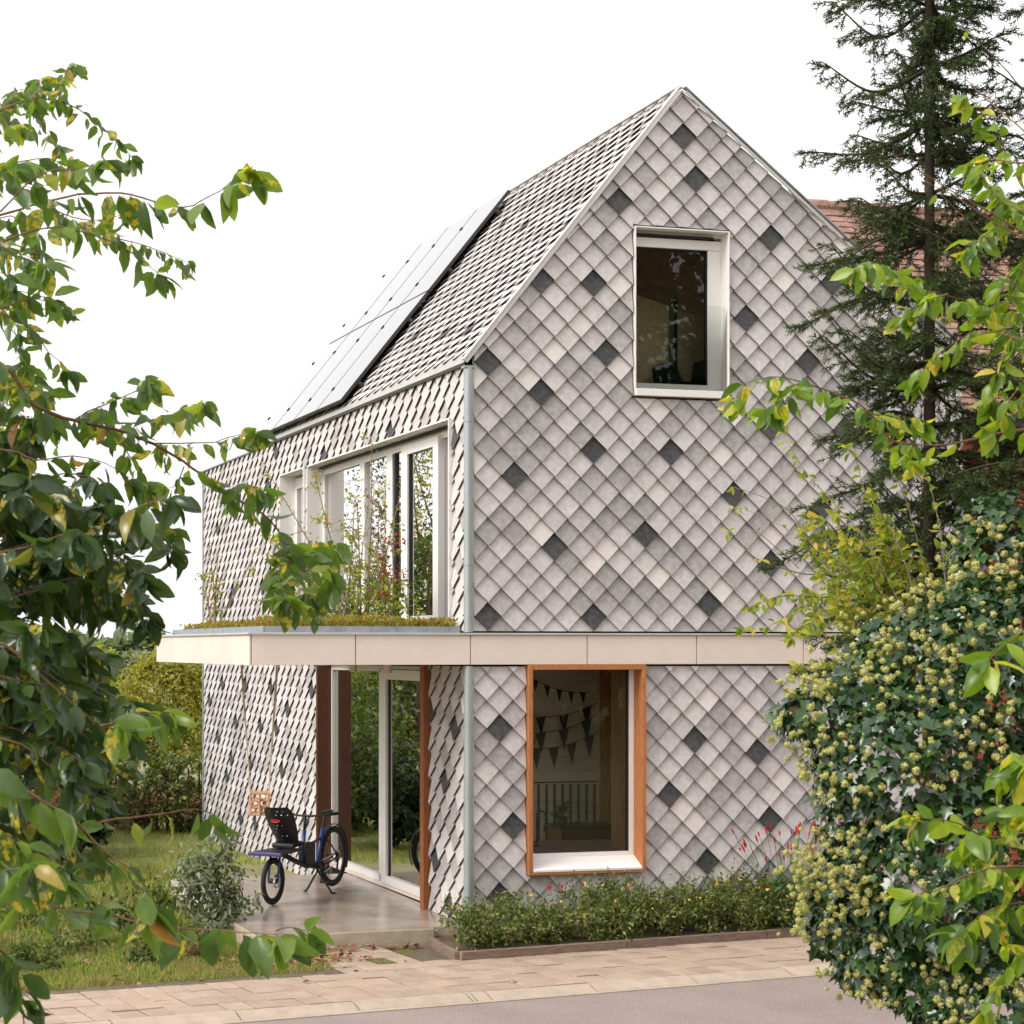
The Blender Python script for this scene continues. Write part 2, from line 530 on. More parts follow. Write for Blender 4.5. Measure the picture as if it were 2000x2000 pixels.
M['sedum'] = leafm('sedum', G((0, (.16, .20, .03)), (.5, (.32, .30, .06)), (.8, (.42, .26, .08)), (1, (.40, .15, .07))), .3, .7, .2)
M['litter'] = leafm('litter', G((0, (.13, .05, .03)), (.6, (.25, .11, .065)), (1, (.40, .22, .14))), .1, .8, .2, 1.0)
M['fl_yellow'] = leafm('fl_yellow', G((0, (.75, .55, .08)), (.7, (.78, .45, .06)), (1, (.75, .25, .05))), .2, .7, .2, 1.0)
M['fl_red'] = leafm('fl_red', G((0, (.45, .02, .05)), (1, (.60, .03, .07))), .2, .7, .2, 1.0)

# ================================================================== the setting
AL = math.atan(.13)
ST, SN = np.array([math.cos(AL), math.sin(AL), 0]), np.array([-math.sin(AL), math.cos(AL), 0])
SO = np.array([0, -2.44, 0])


def street(s, d, z):
    return SO + s * ST + d * SN + np.array([0, 0, z])


def smooth01(t):
    t = max(0., min(1., t))
    return t * t * (3 - 2 * t)


def ground_z(s, d):
    if d > -.1:
        return -.175 + (.03 * math.sin(s * .8 + d * .5) + .03 * math.sin(d * .9 - s * .4)) * smooth01((d - 3) / 4) - .12 * smooth01((d - 5) / 9)
    if d > -6.1:
        return -.32
    return -.32 + .2 * smooth01((-6.1 - d) / .3) + 1.2 * smooth01((-6.4 - d) / 7.5)


ss = [-3000, -600, -150, -60, -40] + list(np.arange(-30, 31, 1.5)) + [40, 60, 150, 600, 3000]
dd = [-3000, -600, -100, -40, -25] + list(np.arange(-20, -6.5, 1.0)) + [-6.4, -6.1, -5.8, -3, -.3, -.1, .1, .5] + list(np.arange(1.5, 32, 1.5)) + [45, 80, 200, 700, 3000]
V, F = [], []
for d in dd:
    for s in ss:
        V.append(street(s, d, ground_z(s, d)))
nS = len(ss)
F = np.array([(j * nS + i, j * nS + i + 1, (j + 1) * nS + i + 1, (j + 1) * nS + i) for j in range(len(dd) - 1) for i in range(nS - 1)])
tag(put('ground', np_mesh('ground', np.array(V), [F], M['turf'])), kind='structure')

b = MB()
b.add([street(-600, -6.1, -.2), street(600, -6.1, -.2), street(600, -.17, -.2), street(-600, -.17, -.2)], [(0, 1, 2, 3)])
tag(b.build('road', M['asphalt']), kind='structure')
b = MB()
for s0, s1 in ((-60, -3.1), (-3.1, -.4), (-.4, 1.3), (1.3, 60)):
    w = rng.uniform(.045, .085)
    b.prism([street(s0 + .004, -.205 - w, -.24), street(s1, -.205 - w * rng.uniform(.7, 1.1), -.24), street(s1, -.205, -.24), street(s0 + .004, -.205, -.24)], (0, 0, .048))
tag(b.build('gutter_strip', M['kerb']), kind='structure')

kerb = tag(empty('kerb', street(0, -.1, -.2)), kind='structure')
s = -60.0
first = True
cuts = [-60, -30, -12] + list(np.arange(-8.2, -.9, 1.02)) + [-1.02, -.88, .12, 1.13, 2.13, 3.15, 4.16, 5.2, 6.2, 9, 20, 60]
cuts = sorted(set(round(float(c), 2) for c in cuts))
for a, c in zip(cuts[:-1], cuts[1:]):
    g = .009
    dz = rng.uniform(-.006, .004)
    dy = rng.uniform(-.006, .006)
    m = MB()
    sec = [(0, -.3), (0, -.153), (-.015, -.148), (-.07, -.150), (-.185, -.188), (-.2, -.2), (-.2, -.3)]
    m.prism([street(a + g, q + dy, z + dz) for q, z in sec], ST * (c - a - 2 * g))
    m.build('kerb_stone', M['kerb'], kerb)

pave = tag(empty('pavement', street(0, .7, -.15)), kind='structure')
b = MB()
b.prism([street(-60, .003, -.172), street(60, .003, -.172), street(60, 1.42, -.172), street(-60, 1.42, -.172)], (0, 0, .012))
b.prism([street(-2.0, 1.42, -.172), street(-.35, 1.42, -.172), street(-.2, 2.45, -.172), street(-1.9, 2.45, -.172)], (0, 0, .0118))
b.build('paving_bed', M['joint'], pave)
pw, pl = .222, .296
pavers = []
for k in range(8):
    for i in range(-270, 270):
        s0, d0 = i * pw, .005 + k * pl
        sc, dc = s0 + pw / 2, d0 + pl / 2
        c = street(sc, dc, 0)
        if k >= 5 or (k == 4 and sc < -1.55):
            if not (k >= 5 and -1.75 < sc < -.62 and c[1] < -.30):
                continue
            if rng.random() < .22: continue
        pavers.append((abs(sc + .6), s0, d0, k))
pavers.sort()
me_p = []
for v in range(4):
    m = MB()
    a, c2, h = pw - .009 - .001 * v, pl - .010, .03
    e = .003
    m.add([(0, 0, -h), (a, 0, -h), (a, c2, -h), (0, c2, -h), (0, 0, -e), (a, 0, -e), (a, c2, -e), (0, c2, -e), (e, e, 0), (a - e, e, 0), (a - e, c2 - e, 0), (e, c2 - e, 0)],
          [(0, 1, 5, 4), (1, 2, 6, 5), (2, 3, 7, 6), (3, 0, 4, 7), (4, 5, 9, 8), (5, 6, 10, 9), (6, 7, 11, 10), (7, 4, 8, 11), (8, 9, 10, 11)])
    me = bpy.data.meshes.new('paver')
    me.from_pydata(m.v, [], m.f)
    me.materials.append(M['paver'])
    me_p.append(me)
rest = MB()
for n, (q, s0, d0, k) in enumerate(pavers):
    p = street(s0 + rng.uniform(-.003, .003), d0 + rng.uniform(-.003, .003), -.15 + rng.uniform(-.005, .003))
    rot = Matrix.Rotation(AL + rng.uniform(-.012, .012), 4, 'Z') @ Matrix.Rotation(rng.uniform(-.012, .012), 4, 'X') @ Matrix.Rotation(rng.uniform(-.012, .012), 4, 'Y')
    if n < 290:
        o = put('paver', me_p[n % 4], pave)
        o.matrix_basis = Matrix.Translation(Vector(p)) @ rot
    else:
        me = me_p[n % 4]
        mw = Matrix.Translation(Vector(p)) @ rot
        rest.add([mw @ v.co for v in me.vertices], [tuple(f.vertices) for f in me.polygons])
tag(rest.build('paver_field', M['paver'], pave), kind='stuff')

# terrace slab under the canopy
b = MB()
b.prism([(-2.18, -.2, -.4), (-.4, -.14, -.4), (-.36, -.004, -.4), (.05, -.004, -.4), (.12, 4.25, -.4), (-2.06, 4.25, -.4), (-2.2, 3.4, -.4)], (0, 0, .40), 1)
b.m[1] = 0
ter = b.build('terrace', [M['concrete'], M['concrete_edge']], bevel=.012)
tag(ter, kind='structure')

# planting bed in front of the gable, with its edging boards
bed = tag(empty('planting_bed', (1.8, -.5, -.1)), 'planting bed with brown edging boards along the foot of the gable', 'flower bed')
b = MB()
P0, P1, P2 = np.array([-.50, -1.12, 0]), np.array([4.6, -.42, 0]), np.array([-.43, -.17, 0])
b.prism([(-.46, -1.08, -.25), (4.6, -.40, -.25), (5.2, .0, -.25), (-.33, .0, -.25), (-.4, -.17, -.25)], (0, 0, .155))
b.build('soil', M['soil'], bed)


def board(a, c, w, z0, z1, name, mat, parent, jit=.004):
    a, c = np.array(a, float), np.array(c, float)
    t = nrm(c - a)
    n_ = np.array([-t[1], t[0], 0]) * w
    m = MB()
    z = np.array([0, 0, 1.])
    a = a + t * .003
    c = c - t * .003
    m.prism([a + z * z0, c + z * z0, c + n_ + z * z0, a + n_ + z * z0], (0, 0, z1 - z0 + rng.uniform(-jit, jit)))
    return m.build(name, mat, parent, bevel=.006)


for a, c in ((0, .345), (.345, .66), (.66, 1.0)):
    board(P0 + (P1 - P0) * a, P0 + (P1 - P0) * c, .05, -.2, -.07, 'edging_board', M['bedkerb'], bed)
board(P2, P0 + np.array([.005, .06, 0]) , -.05, -.2, -.072, 'edging_board', M['bedkerb'], bed)

# ================================================================== the tiled house
house = empty('tiled_house', (2.7, 5.5, 0), 'gabled house clad all over in pale grey diamond shingles with scattered black ones', 'house')
EAVE, APX, APZ, RS, RX = 5.5, 2.275, 8.30, .78, 5.5
SL = (APZ - EAVE) / APX
RZ = APZ - RS * (RX - APX)
YE, YF = 8.24, 11.35              # roof end and wall end

g = MB()
gy0, gt = .06, .30


def gp(poly): g.prism([(x, gy0, z) for x, z in poly], (0, gt, 0))


gp([(.02, -.35), (.6, -.35), (.6, 2.5), (.02, 2.5)])
gp([(1.85, -.35), (RX, -.35), (RX, 2.5), (1.85, 2.5)])
gp([(.6, -.35), (1.85, -.35), (1.85, .47), (.6, .47)])
gp([(.02, 2.5), (RX, 2.5), (RX, 5.2), (.02, 5.2)])
k = .06
gp([(.02, 5.2), (1.75, 5.2), (1.75, 6.92), (1.17, 6.92 - k), (.02, EAVE - k)])
gp([(2.79, 5.2), (RX, 5.2), (RX, RZ - k), (4.03, 6.92 - k), (2.79, 6.92)])
gp([(1.2, 6.92), (4.0, 6.92), (APX, APZ - k)])
gw = g.build('gable_wall', M['felt'], house)

w = MB()


def wl_(y0, y1, z0, z1): w.box(.06, .36, y0, y1, z0, z1)


y0 = gy0 + gt
wl_(y0, 1.14, -.35, 2.5)
wl_(5.0, YF, -.35, 2.5)
wl_(y0, YF, 2.5, 2.9)
wl_(y0, .41, 2.9, 4.99)
wl_(5.48, 5.64, 2.9, 4.99)
wl_(6.78, YF, 2.9, 4.99)
wl_(y0, YF, 4.99, EAVE - .06)
sw = w.build('side_wall', M['felt'], house)
w = MB()
w.box(RX - .3, RX, y0, YF - .3, -.35, RZ - .1)
w.box(.36, RX, YF - .3, YF, -.35, EAVE - .06)
w.build('rear_wall', M['plaster'], house)

# --- shingles: diamonds laid in courses, each tipped out at its lower corner
HB, HT, HW = .1375, .18, .1385
TPOLY = [(0, -HB), (HW, 0), (HW, .045), (0, HT), (-HW, .045), (-HW, 0)]
SLOPE, OFF, THK = .178, -.018, .010


def clip(poly, a, b_, c):
    """keep a*x + b*z <= c"""
    out = []
    for i in range(len(poly)):
        p, q = poly[i], poly[(i + 1) % len(poly)]
        dp, dq = a * p[0] + b_ * p[1] - c, a * q[0] + b_ * q[1] - c
        if dp <= 0: out.append(p)
        if dp * dq < 0:
            t = dp / (dp - dq)
            out.append((p[0] + t * (q[0] - p[0]), p[1] + t * (q[1] - p[1])))
    return out


def area(p):
    return .5 * abs(sum(p[i][0] * p[(i + 1) % len(p)][1] - p[(i + 1) % len(p)][0] * p[i][1] for i in range(len(p)))) if len(p) > 2 else 0


def minus_rect(poly, r):
    x0, x1, z0, z1 = r
    inn = clip(clip(clip(clip(poly, 1, 0, x1), -1, 0, -x0), 0, 1, z1), 0, -1, -z0)
    if area(inn) < 1e-5: return [poly]
    res = [clip(poly, 1, 0, x0), clip(poly, -1, 0, -x1)]
    mid = clip(clip(poly, 1, 0, x1), -1, 0, -x0)
    res += [clip(mid, 0, 1, z0), clip(mid, 0, -1, -z1)]
    return [q for q in res if area(q) > 4e-4]


def tile_solid(mb, poly, ca, cb, O, A, B, N, m, tip=0.):
    fr = [O + a * A + c * B + N * (OFF + SLOPE * (HT - (c - cb)) + .003 + tip * (a - ca)) for a, c in poly]
    mb.prism(fr, -N * THK, m)
    for q in range(1, len(poly) + 2): mb.m[-q] = 4


def tone(dark=.0, pg=.29):
    r = rng.random()
    if r < dark: return 3
    r = rng.random()
    return 0 if r < .935 - pg else (1 if r < .935 else 2)


def lay(halfs, lattice, rects, frame, darkset=None, pdark=0., solo=None, jitter=.004):
    """courses of shingles clipped to half planes and openings; returns the mesh builder and the whole ones to build singly"""
    ax, az, bx, bz, par, i0, i1, j0, j1 = lattice
    O, A, B, N = frame
    mb, singles = MB(), []
    for j in range(j0, j1):
        for i in range(i0, i1):
            if (i + j) % 2 != par: continue
            ca, cb = bx + ax * i, bz + az * j
            poly = [(ca + a, cb + c) for a, c in TPOLY]
            full = poly
            for h in halfs:
                poly = clip(poly, *h)
                if len(poly) < 3: break
            if area(poly) < 4e-4: continue
            polys = [poly]
            for r in rects:
                polys = [q for p in polys for q in minus_rect(p, r)]
            if darkset is not None:
                t = 3 if (i, j) in darkset else tone()
            else:
                t = tone(pdark, .13)
            if len(polys) == 1 and abs(area(polys[0]) - area(full)) < 1e-6 and solo is not None:
                singles.append((ca, cb, t))
            else:
                for p in polys: tile_solid(mb, p, ca, cb, O, A, B, N, t, rng.uniform(-.02, .02))
    return mb, singles


X_, Y_, Z_ = np.eye(3)
DU = {(1, 40), (5, 38), (9, 34), (15, 34), (3, 32), (10, 41), (6, 27), (13, 28), (20, 31), (18, 23), (1, 22), (9, 22), (16, 57), (17, 54), (11, 52), (5, 46), (9, 46), (21, 44), (23, 50), (28, 47), (26, 41), (31, 42), (23, 36), (29, 36), (27, 30), (23, 26), (33, 34), (35, 28), (31, 24)}
DL = {(2, 14), (3, 7), (15, 9), (2, 2), (23, 7), (18, 4), (22, 12), (17, 13), (28, 10), (30, 16), (33, 5), (37, 9)}
gf = (np.zeros(3), X_, Z_, -Y_)
ln = math.hypot(SL, 1)
hu = [(-1, 0, -.045), (1, 0, RX), (0, -1, -2.862), (-SL / ln, 1 / ln, (EAVE + .0) / ln + .004), (RS / math.hypot(RS, 1), 1 / math.hypot(RS, 1), (APZ + RS * APX) / math.hypot(RS, 1) + .0)]
mu, s1 = lay(hu, (.14, .138, .051, -.029, 1, -2, 42, 20, 64), [(1.735, 2.805, 5.19, 6.925)], gf, DU, solo=1)
hl = [(-1, 0, -.045), (1, 0, RX), (0, -1, .05), (0, 1, 2.515)]
mlow, s2 = lay(hl, (.14, .137, .035, -.004, 0, -2, 42, -2, 20), [(.592, 1.858, .46, 2.6)], gf, DL, solo=1)
cand = []
for ca, cb, t in s1 + s2:
    p = np.array([ca, 0, cb])
    cand.append((float(np.dot(p - CAM, FV)) + (0 if t == 3 else .35) + (6 if (ca > 3.3 and cb < 3) else 0), ca, cb, t))
cand.sort()
tile_me = []
for t in range(4):
    for v in range(2):
        m = MB()
        fr = [np.array([a, 0, c]) - Y_ * (OFF + SLOPE * (HT - c) + .003 + (.012, -.012)[v] * a) for a, c in TPOLY]
        m.prism(fr, Y_ * THK)
        me = bpy.data.meshes.new('shingle')
        me.from_pydata(m.v, [], m.f)
        me.materials.append(TILE[t])
        me.materials.append(TILE[4])
        me.polygons.foreach_set('material_index', [0] + [1] * (len(m.f) - 1))
        tile_me.append(me)
for n, (q, ca, cb, t) in enumerate(cand):
    if n < 300:
        o = put('shingle', tile_me[t * 2 + n % 2], gw)
        o.location = (ca, rng.uniform(-.003, .002), cb)
    else:
        tile_solid(mu, [(ca + a, cb + c) for a, c in TPOLY], ca, cb, *gf, t, rng.uniform(-.02, .02))
for a in mlow.f: pass
mu.add(mlow.v, mlow.f)
mu.m[-len(mlow.f):] = mlow.m
tag(mu.build('shingle_field', TILE, gw), kind='stuff')

sf = (np.zeros(3), Y_, Z_, -X_)
rects_u = [(.40, 5.49, 2.8, 4.995), (5.63, 6.79, 2.8, 4.995)]
m1, _ = lay([(-1, 0, -.03), (1, 0, YF), (0, -1, -2.862), (0, 1, EAVE - .03)], (.14, .138, .06, -.03, 1, -2, 84, 19, 42), rects_u, sf, None, .02)
m2, _ = lay([(-1, 0, -.03), (1, 0, YF), (0, -1, .30), (0, 1, 2.515)], (.14, .137, .04, -.004, 0, -2, 84, -4, 20), [(1.05, 5.0, -1, 2.6)], sf, {(int(a), int(c)) for a, c in [(2, 14), (4, 10), (6, 4), (3, 1), (7, 15), (38, 16), (42, 10), (40, 4), (46, 14), (48, 8), (52, 16), (54, 4), (56, 12), (60, 8), (62, 16), (64, 2), (66, 12), (70, 6), (72, 16), (74, 10), (78, 14), (77, 5), (50, 12), (58, 2), (68, 8)]})
m1.add(m2.v, m2.f)
m1.m[-len(m2.f):] = m2.m
tag(m1.build('shingle_field', TILE, sw), kind='stuff')

# roof
RB, RN = np.array([1, 0, SL]) / ln, np.array([-SL, 0, 1]) / ln
LR = ln * APX
r = MB()
r.prism([(.075, .05, EAVE + .0), (APX, .05, APZ - .1), (RX + .05, .05, RZ - .14), (RX + .05, .05, RZ - .26), (APX, .05, APZ - .26), (.075, .05, EAVE - .2)], (0, YE - .07, 0))
r.box(.06, RX, YE - .02, YF - .02, EAVE - .2, EAVE - .045)
roof = r.build('roof', M['felt'], house)
rf = (np.array([0, 0, EAVE]) + RN * .015, Y_, RB, RN)
m3, _ = lay([(-1, 0, -.03), (1, 0, YE), (0, -1, -.05), (0, 1, LR - .02)], (.14, .138, .0, .03, 0, -2, 62, -2, 29), [], rf, None, .03)
tag(m3.build('shingle_field', TILE, roof), kind='stuff')
RB2, RN2 = np.array([1, 0, -RS]) / math.hypot(1, RS), np.array([RS, 0, 1]) / math.hypot(1, RS)
m4, _ = lay([(-1, 0, -.05), (1, 0, YE), (0, -1, -.0), (0, 1, 4.1)], (.14, .138, .0, .03, 0, -2, 62, -2, 33), [], (np.array([RX, 0, RZ]) - RN2 * .03, Y_, -RB2, RN2), None, .12)
tag(m4.build('shingle_field', TILE, roof), kind='stuff')


def bar(p, q, w, h, side, upv, name, mat, parent, bevel=.003):
    p, q = np.array(p, float), np.array(q, float)
    side, upv = nrm(side) * w / 2, nrm(upv) * h / 2
    m = MB()
    m.prism([p - side - upv, p + side - upv, p + side + upv, p - side + upv], q - p)
    return m.build(name, mat, parent, bevel=bevel)


bar(np.array([-.03, -.02, EAVE - .025]) + RN * .045, np.array([APX, -.02, APZ + .0]) + RN * .045, .07, .016, Y_, RN, 'rake_trim', M['trim'], roof)
bar(np.array([-.03, -.042, EAVE - .03]) + RN * .022, np.array([APX - .02, -.042, APZ - .03]) + RN * .022, .012, .045, Y_, RN, 'rake_trim', M['trim'], roof)
bar(np.array([APX, -.015, APZ + .0]) + RN2 * .045, np.array([RX + .06, -.015, RZ - .02]) + RN2 * .045, .07, .014, Y_, RN2, 'rake_trim', M['zinc'], roof)
bar(np.array([APX + .02, -.042, APZ - .035]) + RN2 * .022, np.array([RX + .05, -.042, RZ - .05]) + RN2 * .022, .012, .03, Y_, RN2, 'rake_trim', M['zinc_pale'], roof)
bar((APX, .02, APZ + .045), (APX, YE, APZ + .045), .07, .02, X_, Z_, 'ridge_cap', M['zinc_pale'], roof)
b = MB()     # eave flashing: a flat zinc strip with a dark drip edge
e0 = np.array([-.052, -.02, EAVE - .03])
b.prism([e0, e0 + RB * .17, e0 + RB * .17 + RN * .012, e0 + RN * .012], (0, YE + .03, 0))
b.build('eave_flashing', M['flash'], roof)
b = MB()
b.box(-.052, -.042, -.02, YE, EAVE - .052, EAVE - .03)
b.box(-.042, .05, -.018, YE - .01, EAVE - .05, EAVE - .042)
b.build('drip_edge', M['metal_dark'], roof)
b = MB()
b.prism([(-.075, YE + .012, EAVE - .06), (APX, YE + .012, APZ + .03), (APX, YE + .012, APZ - .15), (.1, YE + .012, EAVE - .1)], (0, .02, 0))
b.build('end_trim', M['zinc'], roof)
b = MB()
b.box(-.05, .3, YE + .04, YF + .02, EAVE - .05, EAVE - .03)
b.build('parapet_cap', M['zinc'], roof)
b = MB()
b.box(-.045, .05, YF, YF + .03, -.35, EAVE - .05)
b.build('corner_trim', M['zinc'], house)

# corner downpipe
b = MB()
b.tube([(-.005, -.012, -.2), (-.005, -.012, 2.52)], .046, 16)
b.tube([(-.005, -.012, 2.852), (-.005, -.012, EAVE - .07)], .046, 16)
for z in (.75, 1.95, 3.5, 4.9):
    b.tube([(-.005, -.012, z), (-.005, -.012, z + .02)], .05, 16)
b.build('downpipe', M['zinc'], house, smooth=False)
b = MB()
b.box(-.06, .055, -.055, .045, EAVE - .075, EAVE - .055)
b.build('pipe_cap', M['zinc'], house)
b = MB()
b.box(.018, .046, -.03, .0, -.2, 2.5)
b.box(.018, .046, -.03, .0, 2.87, EAVE - .08)
b.box(-.03, .0, .018, .046, -.0, 2.5)
b.box(-.03, .0, .018, .046, 2.87, EAVE - .08)
b.build('corner_bead', M['zinc_pale'], house)

# --- canopy with its fascia panels, running on round the gable as a band
SOF, FT = 2.535, 2.822
can = MB()
can.box(-2.17, .058, .03, 4.27, SOF + .012, FT - .01)
canopy = can.build('canopy', M['fascia'], house)
xs = [-2.2, -1.17, .0, 1.23, 2.42, 3.62, 4.8, RX + .04]
for a, c in zip(xs[:-1], xs[1:]):
    b = MB()
    b.box(a + .005, c - .005, -.055, .028, SOF, FT)
    b.build('fascia_panel', M['fascia'], house, bevel=.002)
b = MB()
b.box(-.05, RX + .03, -.03, .057, SOF + .02, FT - .02)
b.build('band_backing', M['felt'], house)
b = MB()
b.box(-2.15, -.02, -.02, .028, SOF + .02, FT - .02)
b.box(-2.16, -2.0, .05, 4.2, SOF + .02, FT - .02)
b.build('panel_backing', M['felt'], house)
ys = [-.055, .62, 1.5, 2.4, 3.35, 4.3]
for a, c in zip(ys[:-1], ys[1:]):
    b = MB()
    b.box(-2.222, -2.205, a + .004, c - .004, SOF, FT)
    b.build('fascia_panel', M['fascia'], house, bevel=.002)
b = MB()
b.box(-2.24, RX + .05, -.075, .0, FT + .003, FT + .022)
b.box(-2.24, -2.14, .002, 4.32, FT + .003, FT + .022)
b.build('band_cap', M['zinc_pale'], house, bevel=.002)
b = MB()
b.box(-2.05, -.05, .10, .13, FT + .0, FT + .085)
b.box(-2.05, -2.02, .13, 4.2, FT + .0, FT + .085)
b.build('roof_upstand', M['zinc_blue'], canopy)
for i in range(8):
    b = MB()
    b.box(-2.04 + i * .265, -2.034 + i * .265, .094, .099, FT + .03, FT + .084)
    b.build('seam', M['zinc'], canopy)
for px_ in (690, 757):
    q = onx(px_, 1300, -.35)
    b = MB()
    b.cyl((q[0], q[1], SOF - .10), (q[0], q[1], SOF + .015), .042, 16)
    o = b.build('downlight', M['fascia'], canopy)
q = onx(633, 1300, -.2)
b = MB()
b.box(q[0] - .03, q[0] + .03, q[1] - .03, q[1] + .03, SOF - .05, SOF + .015)
b.build('camera_box', M['zinc'], canopy)


# --- openings
def frame_box(parent, name, mat, boxes, bevel=.003):
    m = MB()
    for q in boxes: m.box(*q)
    return m.build(name, mat, parent, bevel=bevel)


def pane(parent, pts, mat, name='pane'):
    m = MB()
    m.add(pts, [(0, 1, 2, 3)])
    return m.build(name, mat, parent)


# upper gable window: white folded surround, blind slot, glass rail
x0, x1, z0, z1 = 1.748, 2.792, 5.215, 6.905
win = frame_box(house, 'window', M['white_alu'], [(x0, x0 + .014, -.05, .26, z0, z1), (x1 - .014, x1, -.05, .26, z0, z1), (x0 + .014, x1 - .014, -.05, .26, z1 - .014, z1), (x0 + .014, x1 - .014, -.062, .10, z0, z0 + .07)])
tag(win, 'upper gable window in a white metal surround')
frame_box(win, 'blind_slot', M['black'], [(x0 + .02, x1 - .12, .055, .09, z1 - .062, z1 - .045)])
frame_box(win, 'frame', M['white_alu'], [(x0 + .014, x1 - .014, .10, .17, z1 - .17, z1 - .075), (x0 + .014, x1 - .014, .09, .17, z1 - .043, z1 - .016), (x1 - .16, x1 - .014, .11, .18, z0 + .07, z1 - .17), (x0 + .014, x1 - .16, .11, .18, z0 + .07, z0 + .15), (x0 + .014, x0 + .02, .11, .18, z0 + .15, z1 - .17)])
frame_box(win, 'gasket', M['black'], [(x1 - .172, x1 - .16, .12, .17, z0 + .15, z1 - .17), (x0 + .02, x1 - .172, .12, .17, z1 - .185, z1 - .17)])
pane(win, [(x0 + .02, .145, z0 + .15), (x1 - .172, .145, z0 + .15), (x1 - .172, .145, z1 - .185), (x0 + .02, .145, z1 - .185)], M['glass'])
frame_box(win, 'glass_rail', M['glass_thin'], [(x0 + .016, x1 - .05, -.03, -.02, z0 + .08, z0 + .93)], 0)

# lower gable window: cedar boards round a deep white sill
x0, x1, z0, z1 = .6, 1.852, .468, 2.532
lw = empty('window', (1.2, 0, .47))
lw.parent = house
lw.matrix_parent_inverse = Matrix.Translation(-house.location)
tag(lw, 'street window framed with orange cedar boards')
for q in ((x0, x0 + .042, -.085, .20, z0 + .03, z1), (x1 - .042, x1, -.085, .20, z0 + .03, z1), (x0 + .043, x1 - .043, -.08, .20, z1 - .05, z1), (x0, x1, -.085, .05, z0, z0 + .028)):
    m = MB()
    m.box(*q)
    o = m.build('board', M['cedar'], house, bevel=.003)
    o.parent = lw
    o.matrix_parent_inverse = Matrix.Translation(-lw.location)
m = MB()
m.prism([(x0 + .043, -.088, z0 + .03), (x0 + .043, -.088, z0 + .05), (x0 + .043, .10, z0 + .15), (x0 + .043, .10, z0 + .03)], (x1 - x0 - .086, 0, 0))
m.build('sill', M['white_alu'], lw)
frame_box(lw, 'frame', M['white_alu'], [(x1 - .095, x1 - .043, .10, .16, z0 + .06, z1 - .05), (x0 + .043, x0 + .05, .10, .16, z0 + .06, z1 - .05), (x0 + .05, x1 - .095, .10, .16, z0 + .10, z0 + .19)])
frame_box(lw, 'gasket', M['black'], [(x1 - .112, x1 - .095, .11, .15, z0 + .19, z1 - .05)])
pane(lw, [(x0 + .05, .135, z0 + .19), (x1 - .112, .135, z0 + .19), (x1 - .112, .135, z1 - .05), (x0 + .05, .135, z1 - .05)], M['glass'])

# upper side windows
tw = empty('window', (.1, 2.9, 2.9))
tw.parent = house
tw.matrix_parent_inverse = Matrix.Translation(-house.location)
tag(tw, 'wide upper window on the long side behind the roof plants')
A, B = .41, 5.48
frame_box(tw, 'surround', M['white_alu'], [(-.055, .36, A, A + .015, 2.85, 4.99), (-.055, .36, B - .015, B, 2.85, 4.99), (-.055, .36, A + .015, B - .015, 4.972, 4.99)])
frame_box(tw, 'blind_slot', M['black'], [(.10, .135, A + .4, B - .03, 4.945, 4.965)])
frame_box(tw, 'frame', M['white_alu'], [(.16, .23, A + .015, B - .015, 4.87, 4.94), (.15, .23, 2.75, 2.95, 2.9, 4.87), (.15, .23, 3.76, 3.93, 2.9, 4.87), (.16, .23, B - .06, B - .015, 2.9, 4.87), (.16, .23, A + .015, A + .07, 2.9, 4.87), (.16, .23, A + .07, B - .06, 2.86, 2.95)])
leafw = frame_box(tw, 'sash', M['white_alu'], [(.11, .19, 1.16, 1.32, 2.93, 4.90), (.11, .19, 2.13, 2.33, 2.93, 4.90), (.11, .19, 1.32, 2.13, 4.80, 4.90), (.11, .19, 1.32, 2.13, 2.93, 3.04)])
frame_box(leafw, 'handle', M['black'], [(.055, .07, 2.2, 2.34, 3.42, 3.44), (.07, .11, 2.21, 2.23, 3.42, 3.44)])
for a, c in ((A + .07, 1.16), (2.33, 2.75), (2.95, 3.76), (3.93, B - .06)):
    pane(tw, [(.19, a, 2.95), (.19, c, 2.95), (.19, c, 4.87), (.19, a, 4.87)], M['glass'])
pane(tw, [(.15, 1.32, 3.04), (.15, 2.13, 3.04), (.15, 2.13, 4.80), (.15, 1.32, 4.80)], M['glass'])
frame_box(tw, 'gasket', M['black'], [(.165, .2, 2.33, 2.38, 2.95, 4.87), (.165, .2, 2.68, 2.75, 2.95, 4.87), (.13, .17, 2.10, 2.13, 3.04, 4.80)])
frame_box(tw, 'curtain', M['curtain'], [(.42, .46, 4.35 + i * .085, 4.40 + i * .085, 2.9, 4.9) for i in range(13)] + [(.44, .47, 4.3, 5.45, 2.9, 4.9)])
sw2 = empty('window', (.1, 6.2, 2.9))
sw2.parent = house
sw2.matrix_parent_inverse = Matrix.Translation(-house.location)
tag(sw2, 'narrow upper side window next to the wide one')
A, B = 5.64, 6.78
frame_box(sw2, 'surround', M['white_alu'], [(-.055, .36, A, A + .015, 2.85, 4.99), (-.055, .36, B - .015, B, 2.85, 4.99), (-.055, .36, A + .015, B - .015, 4.972, 4.99)])
frame_box(sw2, 'frame', M['white_alu'], [(.16, .23, A + .015, B - .015, 4.80, 4.94), (.16, .23, B - .09, B - .015, 2.9, 4.80), (.16, .23, A + .015, A + .06, 2.9, 4.80), (.16, .23, A + .06, B - .09, 2.86, 2.95)])
pane(sw2, [(.19, A + .06, 2.95), (.19, B - .09, 2.95), (.19, B - .09, 4.8), (.19, A + .06, 4.8)], M['glass'])
frame_box(sw2, 'curtain', M['curtain'], [(.42, .46, A + i * .1, A + .055 + i * .1, 2.9, 4.9) for i in range(11)] + [(.44, .47, A, B, 2.9, 4.9)])

